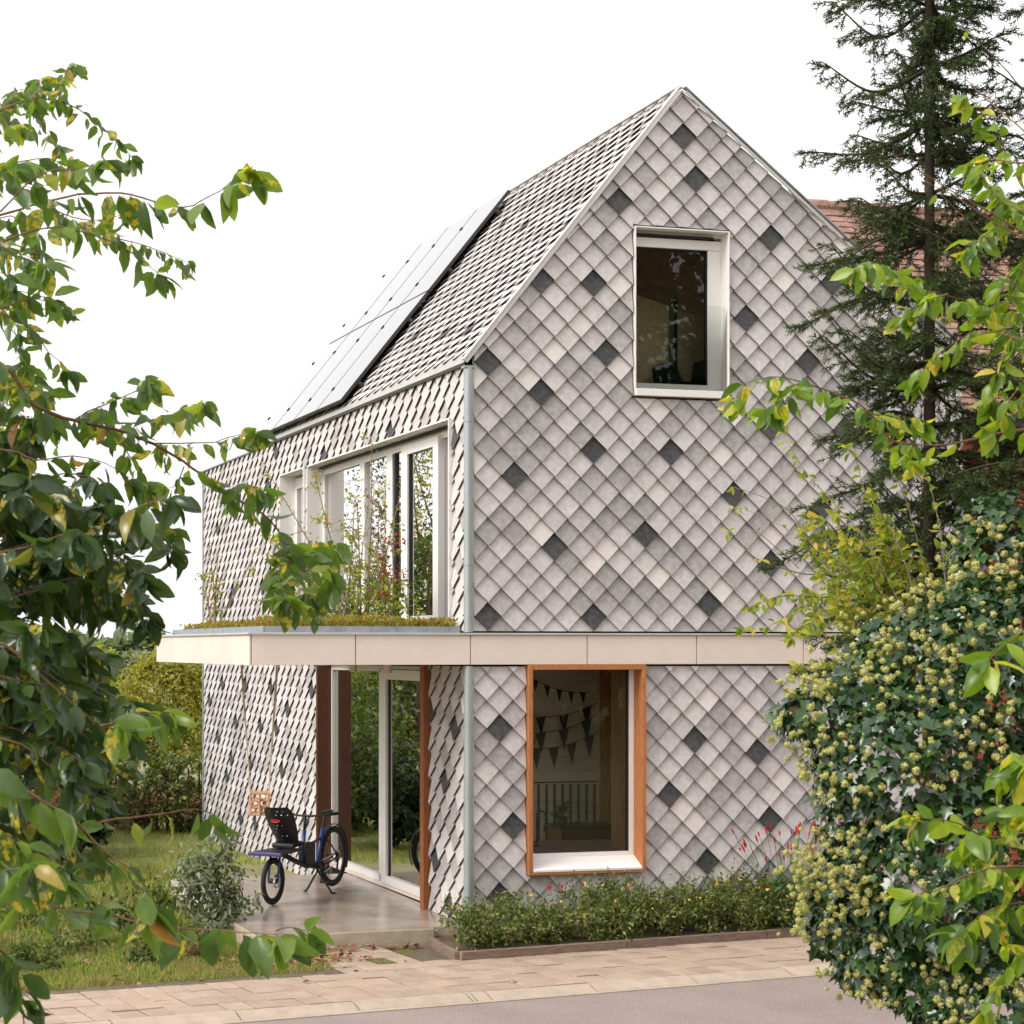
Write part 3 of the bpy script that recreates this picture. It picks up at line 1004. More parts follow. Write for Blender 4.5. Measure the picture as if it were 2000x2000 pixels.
# terrace door
dr = empty('door', (.1, 3.1, 0))
dr.parent = house
dr.matrix_parent_inverse = Matrix.Translation(-house.location)
tag(dr, 'tall sliding glass terrace door between cedar jambs')
A, B, T = 1.2, 4.99, 2.53
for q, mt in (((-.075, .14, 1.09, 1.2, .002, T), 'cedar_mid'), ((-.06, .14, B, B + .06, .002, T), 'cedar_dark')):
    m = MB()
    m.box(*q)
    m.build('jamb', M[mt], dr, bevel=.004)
frame_box(dr, 'frame', M['white_alu'], [(.12, .2, B - .03, B - .002, .05, T), (.12, .2, 2.97, 3.13, .13, 2.43), (.12, .2, 3.13, B - .03, 2.43, T), (.12, .2, A, 3.13, 2.46, T), (.12, .2, 3.13, B - .03, .05, .12)])
frame_box(dr, 'sash', M['white_alu'], [(.09, .17, 2.80, 2.965, .05, 2.455), (.09, .17, A, 2.80, 2.345, 2.455), (.09, .17, A, 2.80, .05, .14), (.09, .17, A, A + .05, .14, 2.345)])
frame_box(dr, 'gasket', M['black'], [(.12, .15, 2.755, 2.80, .14, 2.345)])
pane(dr, [(.16, 3.13, .12), (.16, B - .03, .12), (.16, B - .03, 2.43), (.16, 3.13, 2.43)], M['glass'])
pane(dr, [(.13, A + .05, .14), (.13, 2.755, .14), (.13, 2.755, 2.345), (.13, A + .05, 2.345)], M['glass'])
frame_box(dr, 'threshold', M['fascia'], [(.10, .30, A, B, .004, .048)])

# --- rooms behind the glass
I = lambda nm, mt, q: frame_box(house, nm, M[mt], [q], 0)
I('room_floor', 'floor_in', (.37, RX - .31, gy0 + gt + .01, YF - .32, -.1, -.005))
I('upper_floor', 'plaster', (.37, RX - .31, gy0 + gt + .01, YF - .32, 2.62, 2.84))
def yat(px__, py__, y):
    r_ = ((px__ - PX0) / FPX) * RV + FV + ((PYH - py__) / FPX) * UP
    return CAM + (y - CAM[1]) / r_[1] * r_


WY = 2.5
wx_ = yat(1168, 1400, WY)[0]
for k_ in range(16):
    I('plank', 'plank_pale', (1.2, wx_, WY, WY + .03, k_ * .163 + .002, k_ * .163 + .16))
I('inner_wall', 'wood_in', (wx_, 5.15, WY - .04, WY + .1, .0, 2.6))
I('inner_wall', 'plaster', (.38, 4.6, 7.4, 7.5, .0, 2.6))
b = MB()
b.prism([(.37, 1.2, 2.86), (5.15, 1.2, 2.86), (5.15, 1.2, 5.5), (4.0, 1.2, 6.02), (2.0, 1.2, 6.58), (1.4, 1.2, 6.5), (.37, 1.2, 5.3)], (0, .08, 0))
b.build('inner_wall', M['osb'], house)
b = MB()
b.prism([(.37, .37, 5.32), (2.3, .37, 7.85), (5.2, .37, 5.62), (5.2, .37, 5.55), (2.3, .37, 7.78), (.37, .37, 5.25)], (0, 7.6, 0))
b.build('ceiling', M['ceil_dark'], house)
frame_box(lw, 'reveal', M['wood_in'], [(1.855, 1.88, .37, .72, .3, 2.55), (.57, .595, .37, .72, .3, 2.55)], 0)
q0, q1 = yat(1311, 700, 1.1), yat(1323, 700, 1.1)
pst = MB()
pst.box(q0[0], (q0[0] + q1[0]) / 2 - .002, 1.1, 1.15, 2.86, 6.45)
pst.box((q0[0] + q1[0]) / 2, q1[0], 1.1, 1.15, 2.86, 6.45)
pst.m[6:] = [1] * 6
pst.build('post', [M['green_post'], M['metal_dark']], house)

# things standing in the rooms
cy = .72
sec = [yat(a_, c_, cy) for a_, c_ in ((1297, 712), (1301, 706), (1314, 705), (1320, 710), (1335, 742), (1338, 760), (1330, 790), (1312, 790), (1302, 745))]
ch = empty('lounge_chair', (sec[0][0], cy, 2.86), 'dark high-backed lounge chair inside the upper gable window', 'chair')
m = MB()
m.prism(sec, (0, .3, 0))
m.build('backrest', M['navy'], ch, bevel=.02)
m = MB()
c0_, c1_ = yat(1325, 744, cy), yat(1390, 770, cy)
m.box(c0_[0], c1_[0], cy, cy + .3, c1_[2], c0_[2])
m.build('seat', M['navy'], ch, bevel=.02)
m = MB()
m.prism([yat(a_, c_, cy - .03) for a_, c_ in ((1374, 745), (1392, 745), (1394, 700), (1380, 700))], (0, .3, 0))
m.build('armrest', M['navy'], ch, bevel=.015)
for x_, y_ in ((c0_[0] + .03, cy + .05), (c1_[0] - .03, cy + .05), (c0_[0] + .03, cy + .25), (c1_[0] - .03, cy + .25)):
    m = MB()
    m.cyl((x_, y_, 2.86), (x_, y_, c1_[2] + .01), .02, 8)
    m.build('leg', M['metal_dark'], ch)

lines = [((1034, 1322), (1150, 1352), 5, 24, 'bunting_dark', 2.4), ((1034, 1400), (1168, 1372), 3, 38, 'bunting_dark', 2.3), ((1034, 1432), (1168, 1395), 3, 42, 'bunting_green', 2.2), ((1030, 1462), (1168, 1430), 4, 42, 'bunting_green', 2.1)]
for n_, (a, c, k_, h, mt, by) in enumerate(lines):
    a, c = yat(*a, by), yat(*c, by)
    h = h * 20.6 / FPX
    root = empty('bunting', a, ['topmost string of small dark bunting flags behind the street window', 'second string of dark bunting flags from the top behind the street window', 'third string of green bunting flags from the top behind the street window', 'lowest string of green bunting flags behind the street window'][n_], 'bunting')
    m = MB()
    pts = [a + (c - a) * t - Z_ * .06 * math.sin(math.pi * t) for t in np.linspace(0, 1, 13)]
    m.tube(pts, .004, 4)
    m.build('string', M['bunting_dark'], root)
    for i in range(k_):
        t = (i + .5) / k_
        p = a + (c - a) * t - Z_ * .06 * math.sin(math.pi * t)
        u = nrm(c - a) * h * .27
        m = MB()
        m.prism([p - u, p + u, p - Z_ * h + u * .1], (0, .004, 0))
        m.build('flag', M[mt], root)
tbl = empty('dining_table', (1.9, 1.4, 0), 'brown wooden table just inside the street window', 'table')
m = MB()
m.box(.95, 2.5, .6, 1.45, .60, .635)
m.build('table_top', M['floor_in'], tbl, bevel=.005)
for x_, y_ in ((1.02, .67), (2.43, .67), (1.02, 1.38), (2.43, 1.38)):
    m = MB()
    m.box(x_ - .03, x_ + .03, y_ - .03, y_ + .03, -.004, .60)
    m.build('leg', M['cedar_dark'], tbl)
rl = empty('stair_railing', (2, 2.25, 0), 'dark metal railing of upright bars behind the street window', 'railing')
for i in range(9):
    q = yat(1037 + i * 15.6, 1532, 2.25)
    m = MB()
    m.box(q[0] - .011, q[0] + .011, 2.25, 2.27, .02, q[2])
    m.build('baluster', M['metal_dark'], rl)
m = MB()
q, q2 = yat(1030, 1530, 2.25), yat(1168, 1530, 2.25)
m.box(q[0], q2[0], 2.245, 2.275, q[2], q[2] + .012)
m.build('handrail', M['metal_dark'], rl)
tb = empty('side_table', (2.05, 1.95, 0), 'low dark cabinet under the pot plants inside the street window', 'cabinet')
m = MB()
m.box(1.75, 2.4, 1.75, 2.15, -.004, .72)
m.build('body', M['cedar_dark'], tb, bevel=.01)
m = MB()
m.box(1.73, 2.42, 1.73, 2.17, .72, .75)
m.build('top', M['metal_dark'], tb, bevel=.005)
tp = empty('table_lamp', (1.12, .95, .635), 'thin curved black lamp at the lower left of the street window', 'lamp')
m = MB()
m.tube([(1.12, .95, .635), (1.12, .95, .95)] + [(1.12 + .05 - .05 * math.cos(a), .95, .95 + .05 * math.sin(a)) for a in np.linspace(.2, math.pi, 8)] + [(1.22, .95, .83)], .008, 6)
m.build('arm', M['metal_dark'], tp)
m = MB()
m.cyl((1.22, .95, .79), (1.22, .95, .84), .022, 10)
m.build('shade', M['metal_dark'], tp)
m = MB()
m.cyl((1.12, .95, .634), (1.12, .95, .645), .05, 14)
m.build('base', M['metal_dark'], tp)

# --- solar panels on the roof slope: two rows of four
SPY = [3.97, 4.99, 6.01, 7.04, 8.06]
so = np.array([0, 0, EAVE]) + RN * .118
rows_ = [(.05, 1.77), (1.785, 3.42)]
names = {0: 'nearest', 1: 'second', 2: 'third', 3: 'farthest'}
rail = empty('mounting_rails', (1, 6, 7), 'dark rails under the solar panels on the shingled roof', 'rail')
for t in (.35, 1.35, 2.15, 3.1):
    bar(so + RB * t - RN * .05 + Y_ * 3.92, so + RB * t - RN * .05 + Y_ * 8.12, .04, .055, RB, RN, 'rail', M['panel_frame'], rail)
    for y_ in (4.1, 5.5, 6.9, 8.0):
        p = so + RB * t + Y_ * y_
        bar(p - RN * .13, p - RN * .075, .04, .04, RB, Y_, 'hook', M['steel'], rail)
for ri, (t0, t1) in enumerate(rows_):
    for ci in range(4):
        ya, yb = SPY[ci] + .008, SPY[ci + 1] - .008
        root = empty('solar_panel', so + RB * t0 + Y_ * ya, '%s panel from the gable in the %s row of solar panels' % (names[ci], ('lower', 'upper')[ri]), 'solar panel', 'solar panels on the roof')
        m = MB()
        q = [so + RB * t0 + Y_ * ya, so + RB * t1 + Y_ * ya, so + RB * t1 + Y_ * yb, so + RB * t0 + Y_ * yb]
        m.prism([p - RN * .02 for p in q], RN * .038)
        m.build('frame', M['panel_frame'], root)
        m = MB()
        e = .012
        q = [so + RB * (t0 + e) + Y_ * (ya + e), so + RB * (t1 - e) + Y_ * (ya + e), so + RB * (t1 - e) + Y_ * (yb - e), so + RB * (t0 + e) + Y_ * (yb - e)]
        m.add([p + RN * .0195 for p in q], [(0, 1, 2, 3)])
        m.build('glass', M['solar'], root)
        for t in (t0 + .35, t1 - .35):
            p = so + RB * t + Y_ * (yb + .008) + RN * .022
            bar(p - RB * .025, p + RB * .025, .032, .016, Y_, RN, 'clamp', M['black'], root)

# ================================================================== cargo bicycle on the terrace
RW = np.array([-.49, 2.91, 0.0])
BF = nrm(np.array([-.67, -.743, 0]))
BS = np.array([BF[1], -BF[0], 0]) * -1.0
bike = empty('cargo_bicycle', RW + BF * .7, 'dark blue front-loading cargo bicycle with a black child seat on the terrace', 'bicycle')


def bk(s, u, z): return RW + BF * s + BS * u + np.array([0, 0, z])


def sub(parent, name, mat, fn, smooth=False, bevel=0):
    m = MB()
    fn(m)
    return m.build(name, mat, parent, smooth=smooth, bevel=bevel)


def wheel(s, z, R, tw_):
    w_ = sub(bike, 'wheel', M['rubber'], lambda m: m.ring(bk(s, 0, z), BS, R - tw_, tw_, 36, 8), True)
    sub(w_, 'rim', M['bike_black'], lambda m: m.ring(bk(s, 0, z), BS, R - 2 * tw_ - .008, .012, 36, 6), True)
    sub(w_, 'hub', M['bike_black'], lambda m: m.cyl(bk(s, -.05, z), bk(s, .05, z), .028, 12))

    def sp(m):
        for i in range(24):
            a = 2 * math.pi * i / 24
            c, d = math.cos(a), math.sin(a)
            a2 = a + (.35 if i % 2 else -.35)
            m.cyl(bk(s + .026 * math.cos(a2), .03 * (1 if i % 4 < 2 else -1), z + .026 * math.sin(a2)), bk(s + (R - 2 * tw_ - .008) * c, 0, z + (R - 2 * tw_ - .008) * d), .0013, 3)
    sub(w_, 'spokes', M['steel'], sp)
    sub(w_, 'brake_disc', M['steel'], lambda m: m.ring(bk(s, .045, z), BS, .062, .012, 18, 4))
    return w_


wheel(0, .368, .338, .027)
wheel(1.49, .252, .25, .026)


def fender(m, s, z, R, a0, a1):
    pts = [(s + R * math.cos(a), z + R * math.sin(a)) for a in np.linspace(a0, a1, 14)]
    for i in range(13):
        (p, q), (r_, t) = pts[i], pts[i + 1]
        m.prism([bk(p, -.024, q), bk(p, .024, q), bk(r_, .024, t), bk(r_, -.024, t)], (0, 0, .003))


sub(bike, 'mudguard', M['bike_black'], lambda m: fender(m, 0, .368, .362, .3, 3.6))
sub(bike, 'frame', [M['bike_blue'], M['bike_black']], lambda m: (m.tube([bk(.43, 0, .29), bk(.27, 0, .70)], .021, 10), m.tube([bk(.42, 0, .31), bk(.7, 0, .33), bk(1.0, 0, .42), bk(1.28, 0, .52)], .028, 10, 1),
    m.tube([bk(.80, 0, .40), bk(.735, 0, .72)], .021, 10), m.tube([bk(.30, 0, .60), bk(.76, 0, .54)], .014, 8, 1),
    m.tube([bk(.43, -.03, .29), bk(.2, -.06, .33), bk(0, -.065, .368)], .010, 6, 1), m.tube([bk(.43, .03, .29), bk(.2, .06, .33), bk(0, .065, .368)], .010, 6, 1),
    m.tube([bk(.29, 0, .64), bk(.18, -.055, .52), bk(0, -.065, .368)], .008, 6, 1), m.tube([bk(.29, 0, .64), bk(.18, .055, .52), bk(0, .065, .368)], .008, 6, 1)), True)
sub(bike, 'fork', M['bike_blue'], lambda m: (m.tube([bk(1.49, -.055, .252), bk(1.44, -.055, .50), bk(1.40, 0, .54)], .013, 8), m.tube([bk(1.49, .055, .252), bk(1.44, .055, .50), bk(1.40, 0, .54)], .013, 8)), True)
sub(bike, 'seat_post', M['bike_black'], lambda m: m.tube([bk(.28, 0, .68), bk(.215, 0, .865)], .015, 10))


def saddle(m):
    prof = [(-.13, .072, .012), (-.09, .078, .02), (0, .05, .012), (.08, .026, .008), (.145, .018, .0)]
    n_ = len(prof)
    vs = []
    for s_, w_, h in prof:
        c = .19 + s_
        vs += [bk(c, -w_, .868 + h), bk(c, 0, .888 + h), bk(c, w_, .868 + h), bk(c, 0, .846)]
    fs = []
    for i in range(n_ - 1):
        for j in range(4):
            fs.append((i * 4 + j, i * 4 + (j + 1) % 4, (i + 1) * 4 + (j + 1) % 4, (i + 1) * 4 + j))
    fs += [(3, 2, 1, 0), tuple((n_ - 1) * 4 + j for j in range(4))]
    m.add(vs, fs)


o = sub(bike, 'saddle', M['bike_black'], saddle, True)
sm = o.modifiers.new('sub', 'SUBSURF')
sm.levels = sm.render_levels = 2
hb = sub(bike, 'handlebar', M['bike_black'], lambda m: (m.tube([bk(.735, 0, .70), bk(.72, 0, .875)], .016, 8), m.tube([bk(.62, -.31, .90), bk(.67, -.24, .895), bk(.715, -.08, .875), bk(.715, .08, .875), bk(.67, .24, .895), bk(.62, .31, .90)], .012, 8)), True)
for s_ in (-1, 1):
    sub(hb, 'grip', M['rubber'], lambda m: m.tube([bk(.575, s_ * .335, .905), bk(.655, s_ * .265, .897)], .018, 8))
    sub(hb, 'brake_lever', M['bike_black'], lambda m: m.tube([bk(.70, s_ * .2, .885), bk(.68, s_ * .28, .87)], .006, 6))
pf = sub(bike, 'platform', M['bike_black'], lambda m: m.prism([bk(1.06, -.17, .545), bk(1.66, -.2, .545), bk(1.66, .2, .545), bk(1.06, .17, .545)], (0, 0, .018)), bevel=.006)
sub(pf, 'edge', M['purple'], lambda m: m.prism([bk(1.661, -.205, .53), bk(1.69, -.19, .53), bk(1.69, .19, .53), bk(1.661, .205, .53)], (0, 0, .04)), bevel=.008)
sub(pf, 'strut', M['bike_black'], lambda m: (m.tube([bk(1.28, 0, .50), bk(1.28, 0, .55)], .03, 8), m.tube([bk(1.06, -.15, .545), bk(.9, 0, .39)], .01, 6), m.tube([bk(1.06, .15, .545), bk(.9, 0, .39)], .01, 6)))
sub(bike, 'battery', M['bike_black'], lambda m: m.prism([bk(.56, -.055, .34), bk(.78, -.055, .36), bk(.78, .055, .36), bk(.56, .055, .34)], (0, 0, .24)), bevel=.015)
sub(bike, 'crank', M['bike_black'], lambda m: (m.ring(bk(.43, .06, .29), BS, .075, .008, 20, 5), m.tube([bk(.43, .075, .29), bk(.50, .085, .14)], .009, 6), m.tube([bk(.43, -.06, .29), bk(.36, -.07, .44)], .009, 6), m.cyl(bk(.43, -.06, .29), bk(.43, .08, .29), .022, 10)))
sub(bike, 'chain', M['steel'], lambda m: (m.tube([bk(.43, .06, .365), bk(0, .05, .405)], .004, 4), m.tube([bk(.43, .06, .215), bk(.05, .05, .29)], .004, 4)))
for u0 in (1, -1):
    sub(bike, 'pedal', M['bike_black'], lambda m: m.prism([bk(.46 if u0 > 0 else .32, u0 * .09, .13 if u0 > 0 else .435), bk(.54 if u0 > 0 else .40, u0 * .09, .13 if u0 > 0 else .435), bk(.54 if u0 > 0 else .40, u0 * .18, .13 if u0 > 0 else .435), bk(.46 if u0 > 0 else .32, u0 * .18, .13 if u0 > 0 else .435)], (0, 0, .018)))
sub(bike, 'derailleur', M['bike_black'], lambda m: (m.cyl(bk(.0, .03, .368), bk(0, .06, .368), .05, 14), m.tube([bk(0, .06, .34), bk(.03, .06, .22)], .012, 6), m.cyl(bk(.03, .05, .22), bk(.03, .07, .22), .025, 10)))
sub(bike, 'kickstand', M['bike_black'], lambda m: (m.tube([bk(.40, 0, .27), bk(.40, 0, .22)], .02, 8), m.tube([bk(.40, .01, .23), bk(.37, .155, .012)], .012, 8), m.tube([bk(.40, -.01, .23), bk(.37, -.155, .012)], .012, 8), m.tube([bk(.39, .15, .008), bk(.35, .19, .008)], .010, 6), m.tube([bk(.39, -.15, .008), bk(.35, -.19, .008)], .010, 6)))


def shell(m):
    nu, nv = 27, 35
    P = {}
    for j in range(nv):
        t = j / (nv - 1)
        hw = .115 + .055 * math.sin(min(1, t * 1.25) * math.pi / 2) - (.05 * max(0, (t - .8) / .2) ** 2)
        for i in range(nu):
            u = (i / (nu - 1)) * 2 - 1
            for k_ in (0, 1):
                cur = .11 * u * u
                s_ = 1.22 + .30 * t - cur + (-.012 if k_ else 0)
                P[i, j, k_] = len(m.v)
                m.v.append(tuple(bk(s_, u * hw, .585 + .44 * t)))
    hole = set()
    for j in range(2, nv - 2):
        for i in range(2, nu - 3):
            if 21 <= j <= 26: continue
            if i % 4 == (2 if (j // 3) % 2 else 0) and j % 3 == 0 and rng.random() < .8: hole.add((i, j))
    for j in range(nv - 1):
        for i in range(nu - 1):
            if (i, j) in hole:
                for (a, c) in (((i, j), (i + 1, j)), ((i + 1, j), (i + 1, j + 1)), ((i + 1, j + 1), (i, j + 1)), ((i, j + 1), (i, j))):
                    m.f.append((P[(*a, 0)], P[(*c, 0)], P[(*c, 1)], P[(*a, 1)]))
                    m.m.append(0)
                continue
            m.f.append((P[i, j, 0], P[i + 1, j, 0], P[i + 1, j + 1, 0], P[i, j + 1, 0]))
            m.f.append((P[i, j, 1], P[i, j + 1, 1], P[i + 1, j + 1, 1], P[i + 1, j, 1]))
            m.m += [0, 0]
    for j in range(nv - 1):
        for i in (0, nu - 1):
            m.f.append((P[i, j, 0], P[i, j + 1, 0], P[i, j + 1, 1], P[i, j, 1]))
            m.m.append(0)
    for i in range(nu - 1):
        for j in (0, nv - 1):
            m.f.append((P[i, j, 0], P[i + 1, j, 0], P[i + 1, j, 1], P[i, j, 1]))
            m.m.append(0)


cs = sub(bike, 'child_seat', M['bike_black'], shell)
sub(cs, 'seat_base', M['bike_black'], lambda m: m.prism([bk(1.02, -.12, .59), bk(1.27, -.13, .575), bk(1.27, .13, .575), bk(1.02, .12, .59)], (0, 0, .05)), bevel=.015)
sub(cs, 'reflector', M['red'], lambda m: m.prism([bk(1.42, -.055, .865), bk(1.425, 0, .86), bk(1.42, .055, .865), bk(1.42, .05, .89), bk(1.43, 0, .895), bk(1.42, -.05, .89)], BF * .02), bevel=.004)
for s_ in (-1, 1):
    sub(cs, 'foot_rest', M['bike_black'], lambda m: m.prism([bk(.92, s_ * .13, .50), bk(1.08, s_ * .14, .50), bk(1.10, s_ * .14, .64), bk(1.02, s_ * .13, .62)], BS * (s_ * .02)), bevel=.006)

# ================================================================== toddler swing under the canopy
swg = empty('toddler_swing', (-1.19, 3.51, .8), 'small wooden toddler swing hanging on ropes under the canopy', 'swing')
sc_ = np.array([-1.185, 3.51, .93])
sx, sy = nrm(np.array([.97, -.24, 0])), nrm(np.array([.24, .97, 0]))
hw = .105


def sp_(a, c, z): return sc_ + sx * a + sy * c + np.array([0, 0, z])


for z in (-.125, -.045, .035, .115):
    for e in (-1, 1):
        sub(swg, 'bar', M['pine_wood'], lambda m: m.tube([sp_(-hw, e * hw, z), sp_(hw, e * hw, z)], .013, 8))
        sub(swg, 'bar', M['pine_wood'], lambda m: m.tube([sp_(e * hw, -hw, z + .002), sp_(e * hw, hw, z + .002)], .013, 8))
for a in (-1, 1):
    for c in (-1, 1):
        sub(swg, 'post', M['pine_wood'], lambda m: m.prism([sp_(a * hw - .014, c * hw - .014, -.14), sp_(a * hw + .014, c * hw - .014, -.14), sp_(a * hw + .014, c * hw + .014, -.14), sp_(a * hw - .014, c * hw + .014, -.14)], (0, 0, .27)), bevel=.004)
        top = np.array([sc_[0] + a * .20, sc_[1] + c * .03 - a * .05, SOF])
        mid = (sp_(a * hw, c * hw, .12) + top) / 2 + np.array([0, 0, -.01])
        sub(swg, 'rope', M['rope'], lambda m: m.tube([sp_(a * hw, c * hw, .12), mid, top], .007, 5))
sub(swg, 'seat', M['pine_wood'], lambda m: m.prism([sp_(-hw, -hw, -.12), sp_(hw, -hw, -.12), sp_(hw, hw, -.12), sp_(-hw, hw, -.12)], (0, 0, .015)))
sub(swg, 'front_post', M['pine_wood'], lambda m: m.tube([sp_(.0, -hw - .02, -.13), sp_(0, -hw - .02, .11)], .014, 8))

# ================================================================== neighbour house behind on the right
nb = empty('brick_house', (7.5, 3, 0), 'red brick house with a brown tiled roof behind the spruce', 'house')
ny = 1.15
b = MB()
b.box(5.57, 13, ny + .02, 9, -.4, 5.3)
b.prism([(5.57, ny + .3, 5.3), (5.57, 8.5, 5.3), (5.57, 4.7, 8.3)], (7.4, 0, 0))
nbw = b.build('wall', M['mortar'], nb)
bl, bh = .21, .06
me = bpy.data.meshes.new('brick')
m = MB()
m.box(0, bl - .012, 0, .05, 0, bh)
me.from_pydata(m.v, [], m.f)
me.materials.append(M['brick'])
half = bpy.data.meshes.new('brick')
m = MB()
m.box(0, bl / 2 - .012, 0, .05, 0, bh)
half.from_pydata(m.v, [], m.f)
half.materials.append(M['brick'])
rest = MB()
for k in range(76):
    z = -.2 + k * .072
    for i in range(18):
        x = 5.575 + i * bl + (bl / 2 if k % 2 else 0)
        if 5.80 < x + bl / 2 < 5.90 and False: continue
        y_ = ny - .012 + rng.uniform(-.003, .003)
        if 3.85 < z < 5.2 and x < 7.0:
            o = put('brick', me, nbw)
            o.location = (x, y_, z)
        else:
            rest.box(x, x + bl - .012, y_, y_ + .05, z, z + bh)
    if k % 2:
        if 3.85 < z < 5.2:
            o = put('brick', half, nbw)
            o.location = (5.575, ny - .012, z)
        else:
            rest.box(5.575, 5.575 + bl / 2 - .012, ny - .012, ny + .03, z, z + bh)
tag(rest.build('brick_field', M['brick'], nbw), kind='stuff')
q = at(1919, 900, 0)
wx = 5.80
b = MB()
b.box(wx, wx + .055, ny - .08, ny - .015, 2.8, 4.95)
b.build('downpipe', M['trim'], nb, bevel=.01)
b = MB()
b.box(5.5, 13.1, ny - .16, ny - .0, 5.22, 5.32)
b.build('eave_board', M['trim'], nb)
# roof tiles, overlapping courses
rfn = MB()
ry0, rz0, ry1, rz1 = ny - .2, 5.28, 4.55, 8.42
rd = nrm(np.array([0, ry1 - ry0, rz1 - rz0]))
rn = np.array([0, -rd[2], rd[1]])
rfn.prism([(5.45, ry0, rz0 - .05), (5.45, ry1, rz1 - .05), (5.45, 8.6, 5.2), (5.45, 8.6, 5.1), (5.45, ry1, rz1 - .25), (5.45, ry0, rz0 - .2)], (7.6, 0, 0))
nroof = rfn.build('roof', M['felt'], nb)
tl, twd, ex = .30, .17, .15
Lr = np.linalg.norm([ry1 - ry0, rz1 - rz0])
tm = bpy.data.meshes.new('roof_tile')
m = MB()
A_, B_, C_ = np.array([1, 0, 0]), rd, rn
m.prism([A_ * .002 + C_ * .03, A_ * (twd - .003) + C_ * .03, A_ * (twd - .003) + B_ * tl + C_ * .004, A_ * .002 + B_ * tl + C_ * .004], C_ * .013)
tm.from_pydata(m.v, [], m.f)
tm.materials.append(M['clay'])
rest = MB()
nk = int(Lr / ex)
cnt = 0
for k in range(nk):
    for i in range(42):
        p = np.array([5.46 + i * twd + (twd / 2 if k % 2 else 0) + rng.uniform(-.004, .004), ry0, rz0]) + rd * (k * ex + rng.uniform(-.008, .008)) + rn * rng.uniform(0, .008)
        if k > nk - 14 and i < 16:
            o = put('roof_tile', tm, nroof)
            o.location = p
        else:
            rest.add([p + np.array(v.co) for v in tm.vertices], [tuple(f.vertices) for f in tm.polygons])
tag(rest.build('tile_field', M['clay'], nroof), kind='stuff')
for i in range(18):
    m = MB()
    m.tube([(5.45 + i * .42, ry1, rz1 + .0), (5.45 + i * .42 + .41, ry1, rz1 + .012)], .10, 12)
    m.build('ridge_tile', M['clay'], nroof)

# ================================================================== far office block on the skyline
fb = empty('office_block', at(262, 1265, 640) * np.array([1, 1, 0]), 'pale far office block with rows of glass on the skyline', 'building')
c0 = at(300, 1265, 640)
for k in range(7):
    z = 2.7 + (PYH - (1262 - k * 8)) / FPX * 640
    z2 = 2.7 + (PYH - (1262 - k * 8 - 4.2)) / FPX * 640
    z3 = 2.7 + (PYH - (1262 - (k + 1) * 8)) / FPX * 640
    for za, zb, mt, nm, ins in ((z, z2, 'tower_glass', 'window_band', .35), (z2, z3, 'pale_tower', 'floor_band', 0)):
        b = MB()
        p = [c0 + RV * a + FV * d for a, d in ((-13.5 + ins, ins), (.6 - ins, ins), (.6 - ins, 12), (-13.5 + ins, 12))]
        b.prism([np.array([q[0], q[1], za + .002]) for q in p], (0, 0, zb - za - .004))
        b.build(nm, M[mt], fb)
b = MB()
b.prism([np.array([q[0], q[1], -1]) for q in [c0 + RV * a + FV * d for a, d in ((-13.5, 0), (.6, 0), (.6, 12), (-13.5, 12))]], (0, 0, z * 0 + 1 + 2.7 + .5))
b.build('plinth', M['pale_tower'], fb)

# ================================================================== vegetation
def rv(n): return nrm(rng.normal(size=(n, 3)))


def resample(pts, step):
    pts = np.asarray(pts, float)
    # Catmull-Rom through the points
    P = np.vstack([2 * pts[0] - pts[1], pts, 2 * pts[-1] - pts[-2]])
    out = []
    for i in range(1, len(P) - 2):
        n_ = max(2, int(np.linalg.norm(P[i + 1] - P[i]) / step) + 1)
        for t in np.linspace(0, 1, n_, endpoint=False):
            out.append(.5 * ((2 * P[i]) + (-P[i - 1] + P[i + 1]) * t + (2 * P[i - 1] - 5 * P[i] + 4 * P[i + 1] - P[i + 2]) * t * t + (-P[i - 1] + 3 * P[i] - 3 * P[i + 1] + P[i + 2]) * t ** 3))
    out.append(P[-2])
    return np.array(out)


def cloud(blobs, n, size, tmpl, clump=.35, shell=.55, droop=.25, per=22):
    """leaves gathered in clumps through the outer part of ellipsoids"""
    w = np.array([q[1][0] * q[1][1] * q[1][2] for q in blobs]) ** .67
    w /= w.sum()
    parts = []
    for (c, r), k in zip(blobs, w):
        m_ = max(30, int(n * k))
        nc = max(4, m_ // per)
        u = rv(nc)
        rad = shell + (1.02 - shell) * rng.random(nc) ** .6
        cc = np.asarray(c) + u * np.asarray(r) * rad[:, None]
        idx = rng.integers(0, nc, m_)
        cs_ = clump * min(r) * (.6 + .8 * rng.random(nc))
        P = cc[idx] + rng.normal(size=(m_, 3)) * cs_[idx][:, None] * .5
        outw = u[idx]
        D = nrm(outw * .5 + rv(m_) * .9 - UP * droop)
        N = nrm(outw * .6 + UP * .7 + rv(m_) * .6)
        X, Y, Z = frames(D, N)
        s_ = size * rng.uniform(.6, 1.25, m_)
        parts.append(scatter(tmpl, P, X, Y, Z, s_))
    return merge(parts)


def stems(m, base, blobs, r0, k=3, bend=.12, n=6):
    base = np.asarray(base, float)
    for c, r in blobs:
        c, r = np.asarray(c, float), np.asarray(r, float)
        mid = base + (c - base) * .5 + rng.normal(size=3) * bend * np.linalg.norm(c - base) * np.array([1, 1, .2])
        tr = resample([base, mid, c], .3)
        m.tube(tr, np.linspace(r0, r0 * .45, len(tr)), n)
        for _ in range(k):
            e = c + rv(1)[0] * r * .8
            st = tr[rng.integers(len(tr) // 2, len(tr))]
            bt = resample([st, (st + e) / 2 + rng.normal(size=3) * .08 * min(r), e], .3)
            m.tube(bt, np.linspace(r0 * .4, r0 * .1, len(bt)), 4)


